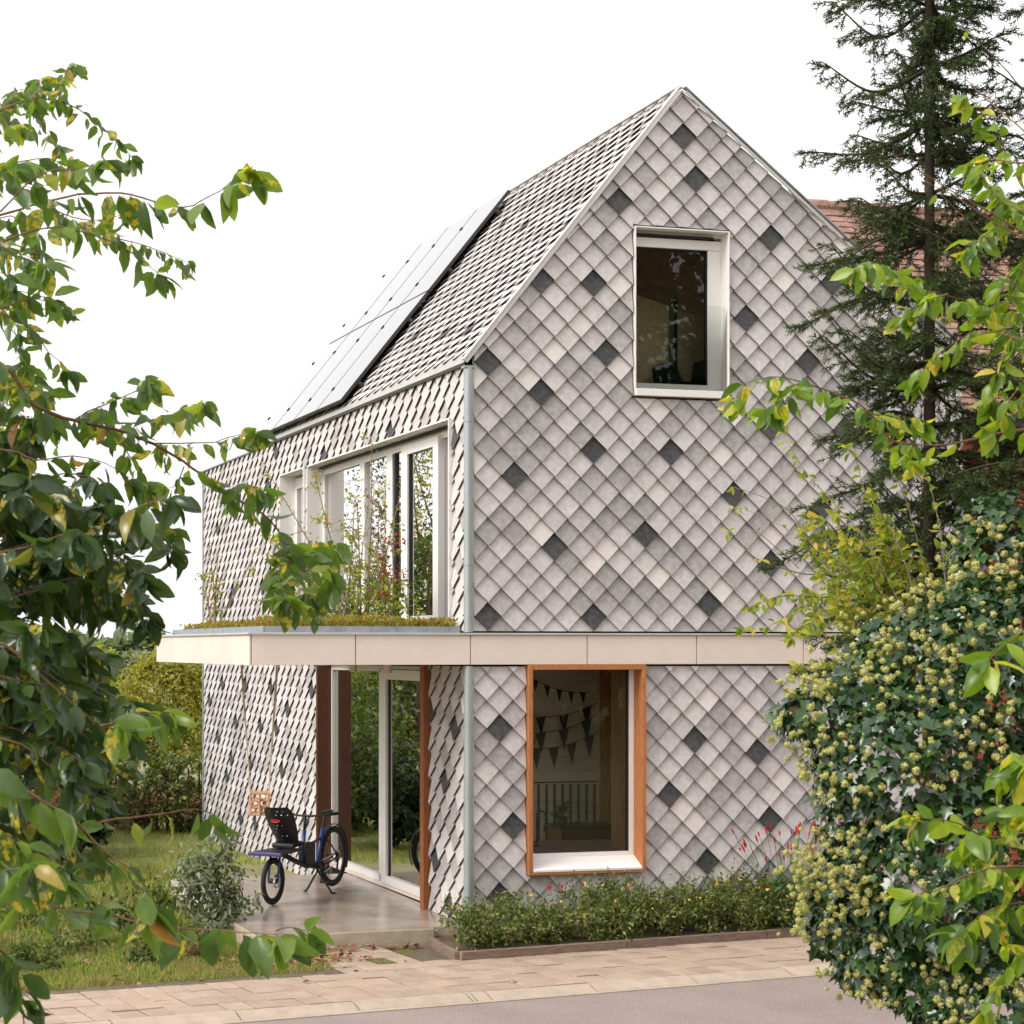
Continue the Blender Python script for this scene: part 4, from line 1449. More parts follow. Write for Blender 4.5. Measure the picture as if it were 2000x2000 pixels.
def shrub(name, label, cat, base, blobs, n, size, mat, tmpl=LEAF_LO, r0=.03, group=None, k=3, trunk='stem', crown='foliage', bark='bark', **kw):
    root = empty(name, base, label, cat, group)
    m = MB()
    stems(m, base, blobs, r0, k)
    m.build(trunk, M[bark], root, smooth=True)
    V, F = cloud(blobs, n, size, tmpl, **kw)
    put(crown, np_mesh(crown, V, F, M[mat] if isinstance(mat, str) else mat, False), root)
    return root


def leafy(name, label, branches, mat, base, trunk_pts, trunk_r, solo=300, mat2=None, nleaf=None, twigmat='twig', cat='tree', drop=.62, lsc=1.36, ssc=.74):
    """a near tree whose leaves are built one by one along its twigs.
    branches: (points [(px, py, depth)], leaf length, spacing between nodes, radius, leaves per node, material 0/1)"""
    root = empty(name, base, label, cat)
    m = MB()
    tp_ = resample(trunk_pts, .25)
    m.tube(tp_, np.linspace(trunk_r[0], trunk_r[1], len(tp_)), 9)
    m.build('trunk', M['bark'], root, smooth=True)
    m = MB()
    P, D, N, Sz, Mt = [], [], [], [], []
    for pts, L, step, r0, per, mi in branches:
        L, step = L * lsc, step * ssc
        q = resample([at(*p) for p in pts], .05)
        q = q + np.cumsum(rng.normal(size=q.shape) * .0025, axis=0)
        m.tube(q, np.linspace(r0, max(.0012, r0 * .25), len(q)), 5)
        seg = np.r_[0, np.cumsum(np.linalg.norm(np.diff(q, axis=0), axis=1))]
        pos = np.arange(step * .5, seg[-1], step)
        side = rng.choice([-1, 1])
        for t in list(pos) + [seg[-1]] * 3:
            i = min(np.searchsorted(seg, t), len(q) - 1)
            tang = nrm(q[i] - q[max(i - 1, 0)])
            for _ in range(per if rng.random() < .85 else per + 1):
                side = -side
                lat = nrm(np.cross(tang, UP)) * side
                d = tang * rng.uniform(.1, .7) + lat * rng.uniform(.1, .9) - UP * (drop + rng.uniform(-.5, .55)) + rng.normal(size=3) * .25
                P.append(q[i] + rng.normal(size=3) * .004)
                D.append(d)
                N.append(UP * rng.uniform(-.1, .8) - FV * rng.uniform(-.3, .8) + rng.normal(size=3) * .45)
                Sz.append(L * rng.uniform(.6, 1.15))
                Mt.append(mi)
    tag(m.build('twigs', M[twigmat], root, smooth=True), kind='stuff')
    P, D, N, Sz, Mt = np.array(P), np.array(D), np.array(N), np.array(Sz), np.array(Mt)
    X, Y, Z = frames(nrm(D), nrm(N))
    v = rng.integers(0, len(LEAF), len(P))
    mats = [M[mat], M[mat2 or mat]]
    c = P + Y * Sz[:, None] * .5 - CAM
    dep = c @ FV
    px_ = PX0 + FPX * (c @ RV) / dep
    py_ = PYH - FPX * c[:, 2] / dep
    score = np.where((px_ > 0) & (px_ < 2000) & (py_ > 0) & (py_ < 2000), Sz / dep, 0)
    order = np.argsort(-score)
    one = set(order[:solo][score[order[:solo]] > 0].tolist())
    cache = {}
    for i in one:
        k = (int(v[i]), int(Mt[i]))
        if k not in cache:
            cache[k] = np_mesh('leaf', LEAF[k[0]][0], LEAF[k[0]][1], mats[k[1]])
        o = put('leaf', cache[k], root)
        o.matrix_basis = Matrix(((*(X[i] * Sz[i])[:1], (Y[i] * Sz[i])[0], (Z[i] * Sz[i])[0], P[i][0]), ((X[i] * Sz[i])[1], (Y[i] * Sz[i])[1], (Z[i] * Sz[i])[1], P[i][1]), ((X[i] * Sz[i])[2], (Y[i] * Sz[i])[2], (Z[i] * Sz[i])[2], P[i][2]), (0, 0, 0, 1)))
    rest = np.array([i for i in range(len(P)) if i not in one])
    if len(rest):
        parts, mi = [], []
        for k in range(len(LEAF)):
            for mm in (0, 1):
                s_ = rest[(v[rest] == k) & (Mt[rest] == mm)]
                if len(s_):
                    parts.append(scatter(LEAF[k], P[s_], X[s_], Y[s_], Z[s_], Sz[s_]))
                    mi += [mm] * sum(len(f) for f in parts[-1][1])
        V, F = merge(parts)
        tag(put('crown', np_mesh('crown', V, F, mats, True, mi), root), kind='stuff')
    return root


# ---- near tree on the left, leaning into the picture
D0 = 5.6
LB = []


def lb(pts, L=.075, step=.06, r=.004, per=2, mi=0, d=D0, dj=.5):
    a = rng.uniform(-dj, dj)
    c = rng.uniform(-dj, dj)
    n_ = len(pts)
    LB.append(([(x, y, d + a + (c - a) * i / max(1, n_ - 1)) for i, (x, y) in enumerate(pts)], L, step, r, per, mi))


lb([(-250, 330), (0, 215), (55, 196), (115, 203), (165, 228), (215, 275), (250, 312)], .052, .05, .004, 2)
lb([(52, 196), (72, 238), (110, 292)], .045, .06, .0025, 1)
lb([(110, 203), (125, 165), (140, 135), (165, 130)], .042, .04, .0025, 2)
lb([(60, 195), (80, 165), (75, 150)], .05, .05, .0025, 2)
lb([(0, 215), (20, 180), (40, 170)], .045, .05, .0025, 2)
lb([(-300, 520), (0, 415), (70, 390), (150, 370), (230, 366), (300, 378), (350, 383), (400, 362), (440, 335), (478, 306)], .088, .075, .006, 2)
lb([(-200, 420), (0, 330), (70, 310), (130, 320)], .07, .05, .004, 2)
lb([(0, 415), (90, 340), (160, 330), (210, 310)], .07, .06, .003, 2)
lb([(60, 390), (120, 420), (180, 430), (240, 415)], .08, .05, .003, 2)
lb([(-250, 560), (0, 470), (90, 440), (170, 455), (235, 478), (290, 515), (318, 535)], .066, .06, .004, 2)
lb([(200, 465), (260, 480), (330, 500), (372, 520)], .05, .05, .0025, 2)
lb([(-100, 480), (20, 420), (60, 470), (80, 520)], .08, .06, .003, 2)
lb([(-120, 640), (0, 610), (60, 590), (110, 592), (140, 610)], .055, .05, .003, 2)
lb([(0, 610), (50, 640), (90, 690), (120, 720)], .055, .05, .003, 2)
lb([(-60, 560), (0, 600), (40, 650), (50, 720)], .055, .05, .003, 2)
lb([(-250, 620), (0, 705), (60, 790), (120, 815), (190, 830), (270, 855), (350, 905), (440, 968), (520, 1022), (548, 1060), (560, 1110), (600, 1160)], .072, .075, .008, 2)
lb([(150, 815), (180, 798), (235, 780), (290, 748), (300, 740)], .062, .055, .003, 2)
lb([(185, 828), (240, 826), (310, 820), (355, 806), (400, 790)], .066, .055, .004, 2)
lb([(290, 866), (350, 867), (420, 866), (460, 850), (495, 842)], .06, .055, .003, 2)
lb([(200, 832), (232, 870), (262, 920), (280, 950)], .062, .055, .003, 2)
lb([(360, 912), (345, 950), (330, 960)], .06, .05, .0025, 2)
lb([(430, 962), (470, 955), (510, 960)], .06, .06, .0025, 2)
lb([(548, 1060), (600, 1075), (650, 1060)], .075, .05, .003, 2)
lb([(552, 1090), (590, 1120), (640, 1110), (650, 1140)], .075, .045, .003, 2)
lb([(555, 1100), (545, 1130), (560, 1170)], .07, .04, .003, 3)
lb([(600, 1160), (610, 1200)], .06, .05, .002, 1)
lb([(-250, 900), (0, 880), (70, 900), (140, 890), (200, 905), (250, 935)], .07, .06, .005, 2)
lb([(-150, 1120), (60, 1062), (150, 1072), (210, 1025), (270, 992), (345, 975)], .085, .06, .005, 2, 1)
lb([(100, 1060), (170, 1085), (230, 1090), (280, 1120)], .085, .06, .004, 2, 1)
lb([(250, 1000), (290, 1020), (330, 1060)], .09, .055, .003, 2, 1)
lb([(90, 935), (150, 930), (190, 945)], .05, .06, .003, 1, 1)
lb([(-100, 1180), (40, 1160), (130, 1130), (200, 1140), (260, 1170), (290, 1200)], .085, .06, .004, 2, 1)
lb([(-80, 1260), (0, 1262), (100, 1352), (165, 1408), (230, 1432)], .085, .075, .006, 2, 1, 5.0)
lb([(200, 1420), (250, 1405), (300, 1400), (345, 1402)], .085, .05, .004, 2, 0, 5.0)
lb([(-100, 1430), (40, 1450), (90, 1490), (140, 1520)], .09, .07, .005, 2, 1, 5.0)
lb([(-60, 1500), (0, 1522), (80, 1572), (150, 1612), (215, 1672), (290, 1722), (320, 1775)], .10, .085, .006, 2, 0, 4.7)
lb([(130, 1622), (200, 1612), (300, 1600), (392, 1582), (432, 1592)], .085, .085, .004, 1, 0, 4.9)
lb([(-60, 1600), (20, 1625), (70, 1650), (120, 1700)], .10, .07, .004, 2, 0, 4.7)
lb([(-60, 1760), (60, 1765), (150, 1775), (250, 1795), (350, 1812), (450, 1818), (548, 1822)], .095, .085, .005, 2, 0, 4.8)
lb([(540, 1822), (570, 1815), (600, 1822)], .07, .06, .0025, 2, 0, 4.8, .05)
lb([(-40, 1835), (15, 1885), (30, 1960), (35, 2040)], .10, .06, .004, 2, 1, 4.6)
lb([(-80, 1690), (0, 1700), (60, 1690)], .09, .06, .004, 2, 0, 4.9)
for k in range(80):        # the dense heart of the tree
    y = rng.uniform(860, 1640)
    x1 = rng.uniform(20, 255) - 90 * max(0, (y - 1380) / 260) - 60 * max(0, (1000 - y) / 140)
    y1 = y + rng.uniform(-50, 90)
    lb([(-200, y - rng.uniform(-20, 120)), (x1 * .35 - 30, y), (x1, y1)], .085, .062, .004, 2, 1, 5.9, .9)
for k in range(16):
    y = rng.uniform(270, 860)
    x1 = rng.uniform(-10, 110)
    lb([(-200, y + 60), (-60, y), (x1, y + rng.uniform(-30, 50))], .07, .06, .003, 2, 0, 5.9, .7)
base = at(-330, 1265, 5.9) * np.array([1, 1, 0]) + np.array([0, 0, .45])
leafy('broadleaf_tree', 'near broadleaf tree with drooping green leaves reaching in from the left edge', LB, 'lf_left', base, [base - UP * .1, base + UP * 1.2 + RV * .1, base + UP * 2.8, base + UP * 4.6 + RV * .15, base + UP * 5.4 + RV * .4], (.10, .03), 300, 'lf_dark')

# ---- near tree on the right, yellow-green
LB = []
rb = lambda pts, L=.075, step=.05, r=.004, per=2, mi=0, d=6.2, dj=.35: lb(pts, L, step, r, per, mi, d, dj)
rb([(2150, 820), (2000, 840), (1900, 855), (1832, 868), (1785, 868)], .07, .12, .009, 1)
rb([(1785, 868), (1742, 862), (1700, 805), (1640, 772), (1560, 746), (1500, 735), (1450, 748), (1432, 775)], .07, .05, .004, 2, 0, 6.2, .1)
rb([(1560, 748), (1530, 770), (1500, 790)], .07, .045, .003, 2)
rb([(1740, 862), (1755, 890), (1790, 900)], .06, .05, .003, 2)
rb([(1700, 808), (1740, 810), (1800, 820)], .065, .05, .003, 2)
rb([(2120, 250), (1990, 320), (1950, 270), (1905, 205), (1880, 190)], .06, .04, .004, 2)
rb([(1990, 320), (1930, 310), (1890, 315)], .06, .05, .003, 2)
rb([(2100, 480), (2000, 420), (1940, 380), (1900, 330)], .065, .05, .004, 2)
rb([(2050, 380), (1980, 400), (1930, 450), (1890, 480)], .07, .045, .004, 2)
rb([(2100, 620), (1950, 600), (1850, 575), (1760, 540), (1700, 508), (1670, 512)], .065, .045, .005, 2)
rb([(1850, 575), (1800, 590), (1760, 620)], .06, .05, .003, 2)
rb([(2100, 720), (1980, 660), (1900, 650), (1830, 690), (1790, 730)], .07, .045, .004, 2)
rb([(1980, 660), (1950, 720), (1940, 780)], .075, .045, .004, 2)
rb([(2100, 560), (2000, 520), (1960, 540), (1930, 600)], .07, .045, .004, 2)
rb([(2080, 780), (1990, 760), (1960, 800), (1930, 830)], .075, .05, .004, 2)
rb([(2120, 420), (2020, 480), (1980, 560), (1970, 640)], .075, .045, .004, 2)
rb([(2150, 1640), (2000, 1625), (1930, 1632), (1870, 1600), (1800, 1590)], .085, .055, .006, 2, 0, 5.4)
rb([(2100, 1560), (2000, 1575), (1950, 1590), (1900, 1640)], .085, .05, .005, 2, 0, 5.4)
rb([(2120, 1720), (1990, 1690), (1910, 1700), (1840, 1730), (1790, 1745)], .085, .055, .005, 2, 0, 5.4)
rb([(2120, 1760), (2000, 1770), (1930, 1790), (1880, 1830)], .085, .05, .004, 2, 0, 5.4)
rb([(2100, 1500), (2000, 1480), (1970, 1500)], .09, .05, .004, 2, 0, 5.4)
rb([(2100, 1880), (2010, 1850), (1960, 1900), (1930, 1950)], .085, .055, .004, 2, 0, 5.4)
rb([(2120, 1250), (2010, 1230), (1960, 1255), (1920, 1290)], .085, .09, .004, 1, 0, 5.6)
for a, c in (((2080, 330), (1878, 140)), ((2060, 250), (1885, 60)), ((2100, 640), (1830, 380)), ((2050, 480), (1760, 300)), ((2000, 560), (1780, 430)), ((2060, 500), (1810, 350))):
    x_, y_ = (np.array(a) + np.array(c)) / 2
    rb([a, (x_ + 8, y_ + 6), c], .04, 9, .004, 0)
base = at(2330, 1265, 6.4) * np.array([1, 1, 0]) + np.array([0, 0, .3])
leafy('broadleaf_tree', 'near broadleaf tree with bright yellow-green leaves reaching in from the right edge', LB, 'lf_right', base, [base - UP * .1, base + UP * 1.3 - RV * .05, base + UP * 3, base + UP * 4.8 - RV * .1], (.09, .03), 300, 'lf_grey')

# ---- slender plum in front of the gable, half bare
LB = []
sb = lambda pts, L=.045, step=.05, r=.004, per=1, mi=0: lb(pts, L * 1.25, step * .8, r, per, mi, 8.8, .35)
sb([(1850, 1420), (1835, 1300), (1800, 1220), (1720, 1165), (1660, 1128), (1600, 1080), (1560, 1050)], .045, .06, .010)
sb([(1660, 1128), (1560, 1120), (1480, 1090), (1430, 1040)], .04, .10, .004)
sb([(1700, 1150), (1610, 1165), (1530, 1160), (1470, 1180)], .045, .035, .005, 2)
sb([(1620, 1165), (1560, 1190), (1500, 1230), (1450, 1235)], .045, .035, .003, 2)
sb([(1600, 1080), (1540, 1000), (1470, 960), (1430, 945)], .035, .25, .003)
sb([(1560, 1110), (1480, 1040), (1435, 1000)], .03, .3, .002)
sb([(1560, 1050), (1500, 1010), (1450, 990)], .03, .3, .002)
sb([(1760, 1190), (1690, 1060), (1620, 980), (1570, 920), (1540, 870), (1525, 830)], .05, .045, .004, 1)
sb([(1800, 1220), (1760, 1080), (1700, 980), (1680, 900), (1660, 880)], .05, .05, .004, 1)
sb([(1810, 1240), (1800, 1100), (1770, 980), (1740, 900), (1745, 850)], .055, .05, .004, 1)
sb([(1840, 1300), (1850, 1120), (1830, 980), (1800, 900)], .055, .05, .005, 1)
sb([(1720, 1165), (1700, 1080), (1720, 1020), (1700, 960)], .05, .04, .003, 2)
sb([(1790, 1210), (1720, 1110), (1660, 1060), (1640, 1010)], .05, .035, .003, 2)
sb([(1810, 1240), (1770, 1150), (1740, 1090), (1745, 1040)], .055, .035, .003, 2)
sb([(1835, 1300), (1790, 1260), (1700, 1250), (1640, 1220), (1580, 1235)], .05, .03, .004, 2)
sb([(1780, 1250), (1720, 1220), (1650, 1190), (1590, 1200), (1540, 1240)], .05, .03, .003, 2)
sb([(1800, 1210), (1840, 1130), (1880, 1090), (1890, 1040)], .055, .035, .003, 2)
sb([(1760, 1270), (1680, 1270), (1620, 1290), (1560, 1300)], .05, .04, .003, 2)
for k in range(22):
    x, y = rng.uniform(1580, 1830), rng.uniform(1060, 1230)
    sb([(x + 60, y + 60), (x, y), (x - rng.uniform(10, 70), y - rng.uniform(20, 90))], .05, .03, .0025, 2)
base = at(1865, 1265, 8.9) * np.array([1, 1, 0]) + np.array([0, 0, -.15])
top = at(1850, 1420, 8.9)
leafy('plum_tree', 'slender half-bare tree with small yellowing leaves before the gable', LB, 'lf_plum', base, [base, (base + top) / 2, top], (.045, .02), 260, None, twigmat='stem_grey', drop=.25, lsc=1., ssc=.9)

# ---- ivy bush in flower, lower right
ivy = empty('ivy_bush', at(2230, 1265, 8.3) * np.array([1, 1, 0]), 'big flowering ivy bush hanging over the street at the lower right', 'ivy')
E = []
for x, y, rx, ry, d in ((1930, 1330, 210, 200, 8.0), (1690, 1370, 120, 70, 8.0), (1790, 1300, 150, 110, 8.2), (1620, 1395, 115, 55, 8.0), (1800, 1480, 220, 150, 7.9), (1690, 1570, 95, 130, 8.0), (1720, 1720, 110, 120, 7.9), (1640, 1770, 65, 110, 8.0), (1880, 1700, 220, 190, 7.8), (1770, 1840, 130, 95, 7.9), (1960, 1880, 150, 90, 7.8), (1950, 1090, 90, 130, 8.3), (2080, 1500, 200, 480, 8.2), (1690, 1880, 60, 60, 8.0), (1850, 1930, 120, 70, 7.8), (1950, 1965, 150, 60, 7.7), (1780, 1905, 70, 60, 7.9)):
    k = d / FPX
    E.append((at(x, y, d), (rx * k, .8 * max(rx, ry) * k, ry * k)))


def surf(E, n, lo=.86, hi=1.04):
    out = []
    wts = np.array([e[1][0] * e[1][2] for e in E])
    for (c, r), w_ in zip(E, wts / wts.sum()):
        k = max(20, int(n * w_))
        u = rv(k)
        u = np.where((u @ FV > .35)[:, None], u - 1.6 * FV * (u @ FV)[:, None], u)
        u = nrm(u)
        p = np.asarray(c) + u * np.asarray(r) * rng.uniform(lo, hi, k)[:, None]
        out.append((p, u))
    P, U = np.concatenate([o[0] for o in out]), np.concatenate([o[1] for o in out])
    inside = np.zeros(len(P), bool)
    for c, r in E:
        inside |= np.sum(((P - c) / np.asarray(r)) ** 2, axis=1) < .66
    return P[~inside], U[~inside]


P, U = surf(E, 14000)
D = nrm(-UP * .9 + U * .5 + rv(len(P)) * .65)
N = nrm(U * .9 + UP * .45 + rv(len(P)) * .4)
X, Y, Z = frames(D, N)
sz = rng.uniform(.03, .07, len(P))
c = P - CAM
dep = c @ FV
px_, py_ = PX0 + FPX * (c @ RV) / dep, PYH - FPX * c[:, 2] / dep
vis = (px_ < 1990) & (px_ > 0) & (py_ < 1990) & (U @ FV < .1)
order = np.argsort(-np.where(vis, sz / dep, 0))[:280]
me = np_mesh('leaf', IVY[0], IVY[1], M['lf_ivy'])
for i in order:
    o = put('leaf', me, ivy)
    s_ = sz[i]
    o.matrix_basis = Matrix([[X[i][a] * s_, Y[i][a] * s_, Z[i][a] * s_, P[i][a]] for a in range(3)] + [[0, 0, 0, 1]])
keep = np.ones(len(P), bool)
keep[order] = False
V, F = scatter(IVY, P[keep], X[keep], Y[keep], Z[keep], sz[keep])
Pi, Ui = surf(E, 5000, .62, .85)
Xi, Yi, Zi = frames(nrm(-UP + rv(len(Pi)) * .8), nrm(Ui + rv(len(Pi)) * .6))
tag(put('foliage', np_mesh('foliage', *merge([(V, F), scatter(IVY, Pi, Xi, Yi, Zi, rng.uniform(.06, .1, len(Pi)))]), M['lf_ivy'], True), ivy), kind='stuff')
m = MB()
bs = np.array(ivy.location)
stems(m, bs + np.array([0, 0, -.2]), [(e[0], np.asarray(e[1]) * .7) for e in E if e[0][2] > 2.2], .03, 3)
m.build('stem', M['stem_grey'], ivy, smooth=True)
# flower heads: little spiky balls in sprays
sv = rv(44)
tv, tf = [], []
for u in sv:
    a = nrm(np.cross(u, rv(1)[0]))
    b_ = np.cross(u, a)
    k = len(tv)
    tv += [u * .62 + a * .05, u * .62 - a * .05, u * .98 + b_ * .17, u * 1.06 - a * .0 - b_ * .17 + a * .12]
    tf.append((k, k + 2, k + 3, k + 1))
    tv += [u * 1.0 + a * .2, u * 1.0 + b_ * .2, u * 1.0 - a * .2, u * 1.0 - b_ * .2]
    tv += [u * .6 + a * .3, u * .6 + b_ * .3, u * .6 - a * .3, u * .6 - b_ * .3]
    tf.append((k + 8, k + 9, k + 10, k + 11))
    tf.append((k + 4, k + 5, k + 6, k + 7))
UMB = (np.array(tv), [np.array(tf)])
Pc, Uc = surf(E, 620, .98, 1.1)
ok = Uc[:, 2] > -.55
Pc, Uc = Pc[ok], Uc[ok]
PP = []
for p, u in zip(Pc, Uc):
    k = rng.integers(4, 9)
    PP.append(p + u * .025 + rng.normal(size=(k, 3)) * .045)
lft = [at(1575 + rng.normal() * 22, 1735 + rng.normal() * 55, 7.9 + rng.normal() * .05) for _ in range(60)] + [at(1560 + rng.normal() * 28, 1385 + rng.normal() * 25, 7.95) for _ in range(34)] + [at(1640 + rng.normal() * 40, 1690 + rng.normal() * 40, 7.7) for _ in range(26)]
PP = np.concatenate(PP + [np.array(lft)])
n_ = len(PP)
a = rv(n_)
X, Y, Z = frames(a, rv(n_))
V, F = scatter(UMB, PP, X, Y, Z, rng.uniform(.009, .018, n_))
tag(put('flower_heads', np_mesh('flower_heads', V, F, M['umbel'], False), ivy), kind='stuff')

# ---- spruce on the right
def spruce(name, label, base, h, wid, zlo, n_wh, mat='needle'):
    root = empty(name, base, label, 'tree')
    base = np.asarray(base, float)
    m = MB()
    tr = resample([base, base + UP * h * .5 + rv(1)[0] * .03, base + UP * h], .4)
    m.tube(tr, np.linspace(.042, .010, len(tr)), 8)
    sh = []
    for k in range(n_wh):
        z = zlo + (h - .2 - zlo) * (k + rng.uniform(-.3, .3)) / n_wh
        t = z / h
        Lb = wid * (1.08 - t) ** .6 * rng.uniform(.65, 1.15)
        for q in range(rng.integers(6, 9)):
            a_ = rng.uniform(0, 2 * math.pi)
            o_ = np.array([math.cos(a_), math.sin(a_), 0])
            st = base + UP * z
            L1 = Lb * rng.uniform(.7, 1.1)
            pts = resample([st, st + o_ * L1 * .5 - UP * L1 * rng.uniform(-.1, .25), st + o_ * L1 + UP * L1 * rng.uniform(-.35, .45)], .06)
            m.tube(pts, np.linspace(.012, .003, len(pts)), 4)
            n1 = len(pts)
            for i in range(2, n1):
                for e in (-1, 1):
                    if rng.random() < .12: continue
                    sd_ = nrm(np.cross(o_, UP)) * e
                    dr_ = nrm(o_ * rng.uniform(.5, .9) + sd_ * rng.uniform(.4, .9) - UP * rng.uniform(-.05, .55))
                    ll = (.30 * L1 * (1.1 - i / n1) + .07) * rng.uniform(.6, 1.1)
                    sh.append((pts[i], pts[i] + dr_ * ll - UP * ll * .08))
                    if rng.random() < .45:
                        d2 = nrm(dr_ + rv(1)[0] * .7 - UP * .2)
                        sh.append((pts[i] + dr_ * ll * .5, pts[i] + dr_ * ll * .5 + d2 * ll * .55))
            sh.append((pts[-2], pts[-1] + o_ * .06))
            for i in range(0, min(4, n1)):
                for _ in range(1):
                    d2 = nrm(o_ * .4 + rv(1)[0])
                    sh.append((pts[i], pts[i] + d2 * rng.uniform(.08, .17)))
            if rng.random() < .5:
                p0 = pts[n1 // 2]
                sh.append((p0, p0 - UP * rng.uniform(.12, .28) + rv(1)[0] * .03))
    A0, A1 = np.array([s_[0] for s_ in sh]), np.array([s_[1] for s_ in sh])
    for p, q in zip(A0[::1], A1[::1]):
        m.tube([p, q], [.0028, .0012], 3)
    m.build('trunk', M['bark_dark'], root, smooth=True)
    ll = np.linalg.norm(A1 - A0, axis=1)
    cnt = np.maximum(8, (ll / .0026).astype(int))
    idx = np.repeat(np.arange(len(sh)), cnt)
    t = rng.random(len(idx))
    P = A0[idx] + (A1 - A0)[idx] * t[:, None]
    ax = nrm(A1 - A0)[idx]
    rad = nrm(np.cross(ax, rv(len(idx))))
    D = nrm(ax * .75 + rad * .8 + UP * .12)
    X, Y, Z = frames(D, rv(len(idx)))
    T = (np.array([(-.07, 0, 0), (.07, 0, 0), (.055, .8, 0), (0, 1, 0), (-.055, .8, 0)]), [np.array([(0, 1, 2, 3, 4)])])
    V, F = scatter(T, P, X, Y, Z, rng.uniform(.02, .031, len(idx)))
    put('crown', np_mesh('crown', V, F, M[mat], False), root)
    return root


sp0 = at(1815, 1265, 9.4)
sp0[2] = -.1
spruce('spruce_tree', 'dark green spruce rising at the right beyond the ivy', sp0, 9.6, .80, 2.6, 46)
sp1 = at(2120, 1265, 9.2)
sp1[2] = -.1
spruce('spruce_tree', 'second spruce whose drooping boughs enter at the top right corner', sp1, 8.4, .85, 3.4, 26)

# ---- shrub beside the terrace
gb = np.array([-2.42, .95, -.17])
o = shrub('buddleia_bush', 'grey-green bush growing at the left edge of the terrace slab', 'bush', gb, [(gb + np.array([.1, .1, .62]), (.27, .3, .34)), (gb + np.array([-.14, .05, .5]), (.24, .25, .3)), (gb + np.array([.34, -.06, .42]), (.2, .2, .24)), (gb + np.array([.0, -.1, .26]), (.32, .3, .22)), (gb + np.array([.22, .1, .95]), (.12, .14, .16))], 1500, .085, 'lf_grey', LEAF[1], .012, None, 6, bark='stem_grey', clump=.5, droop=.5, shell=.3)
V, F = cloud([(gb + np.array([.05, 0, .45]), (.36, .32, .36))], 420, .09, LEAF[1], droop=.4, shell=.2)
put('young_foliage', np_mesh('young_foliage', V, F, M['lf_mid'], True), o)

# ---- garden behind, left
def blob_at(x, y, rx, ry, d, deep=1.):
    k = d / FPX
    return (at(x, y, d), (rx * k, deep * max(rx, ry) * k, ry * k))


def gbase(x, d, z=-.3):
    p = at(x, 1265, d)
    p[2] = z
    return p


shrub('hazel_tree', 'rounded yellow-green tree behind the house on the left', 'tree', gbase(330, 41), [blob_at(330, 1370, 95, 95, 41), blob_at(390, 1320, 80, 65, 41.5), blob_at(265, 1410, 60, 70, 40.5), blob_at(380, 1430, 80, 60, 40.5), blob_at(320, 1300, 45, 40, 41), blob_at(235, 1380, 40, 35, 41)], 15000, .115, 'lf_hedge', LEAF_LO, .09, None, 3, 'trunk', 'crown', clump=.3, shell=.5)
shrub('maple_tree', 'small yellowing tree left of the hazel, half behind the near leaves', 'tree', gbase(195, 44), [blob_at(195, 1320, 36, 60, 44), blob_at(175, 1390, 45, 60, 44)], 3600, .15, 'lf_gold', LEAF_LO, .08, None, 3, 'trunk', 'crown', clump=.35)
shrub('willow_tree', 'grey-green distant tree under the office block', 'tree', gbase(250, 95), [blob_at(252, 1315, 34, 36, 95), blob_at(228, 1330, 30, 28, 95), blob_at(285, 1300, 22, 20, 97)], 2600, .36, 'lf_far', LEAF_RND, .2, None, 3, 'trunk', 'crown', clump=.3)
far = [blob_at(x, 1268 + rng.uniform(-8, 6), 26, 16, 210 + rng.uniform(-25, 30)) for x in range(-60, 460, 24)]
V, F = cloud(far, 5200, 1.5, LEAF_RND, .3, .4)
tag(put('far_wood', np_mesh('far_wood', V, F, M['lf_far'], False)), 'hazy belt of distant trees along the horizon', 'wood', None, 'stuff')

# clipped hedge overgrown with creeper
hp = [gbase(x, d, -.32) for x, d in ((150, 31), (285, 30), (430, 30.5), (560, 31.5))]
hbl = []
for a, c in zip(hp[:-1], hp[1:]):
    for t in np.linspace(0, 1, 7, endpoint=False):
        p = a + (c - a) * t
        hbl.append((p + UP * .75, (.36, .5, .68)))
hd = empty('garden_hedge', hp[1], 'creeper-covered garden hedge with browning foot behind the lawn', 'hedge')
V, F = cloud(hbl, 9000, .075, LEAF_RND, .3, .7, .5)
put('foliage', np_mesh('foliage', V, F, M['lf_bed'], False), hd)
V, F = cloud([(c - UP * .32, (r[0] * 1.06, r[1] * 1.06, .42)) for c, r in hbl], 4200, .07, LEAF_RND, .3, .85, .6)
put('creeper', np_mesh('creeper', V, F, M['lf_brown'], False), hd)
m = MB()
for c, r in hbl: m.tube([c - UP * .8, c + UP * .3], [.03, .015], 5)
m.build('stem', M['bark'], hd)

gl = [('laurel_bush', 'dark laurel bush behind the near leaves at mid left', 150, 1555, 60, 90, 27, 'lf_dusk', 3200, .1), ('elder_bush', 'mid-green elder bush left of the dark laurel', 110, 1480, 100, 140, 29, 'lf_mid', 4200, .1), ('holly_bush', 'dark holly bush at the far left edge of the garden', -10, 1520, 110, 170, 25, 'lf_dusk', 4500, .1), ('privet_bush', 'tall privet bush behind the far left holly', 30, 1380, 90, 110, 36, 'lf_mid', 3600, .14), ('hawthorn_bush', 'brownish hawthorn bush between the elder and the lawn', 75, 1610, 60, 75, 23, 'lf_brown', 2200, .08)]
for nm, lab, x, y, rx, ry, d, mt, n_, s_ in gl:
    shrub(nm, lab, 'bush', gbase(x, d), [blob_at(x, y, rx, ry, d), blob_at(x - rx * .6, y + ry * .3, rx * .6, ry * .6, d), blob_at(x + rx * .5, y + ry * .4, rx * .55, ry * .55, d - .3), blob_at(x + rx * .1, y + ry * .7, rx * .8, ry * .4, d - .2)], n_, s_, mt, LEAF_RND, .04, None, 3, clump=.35)

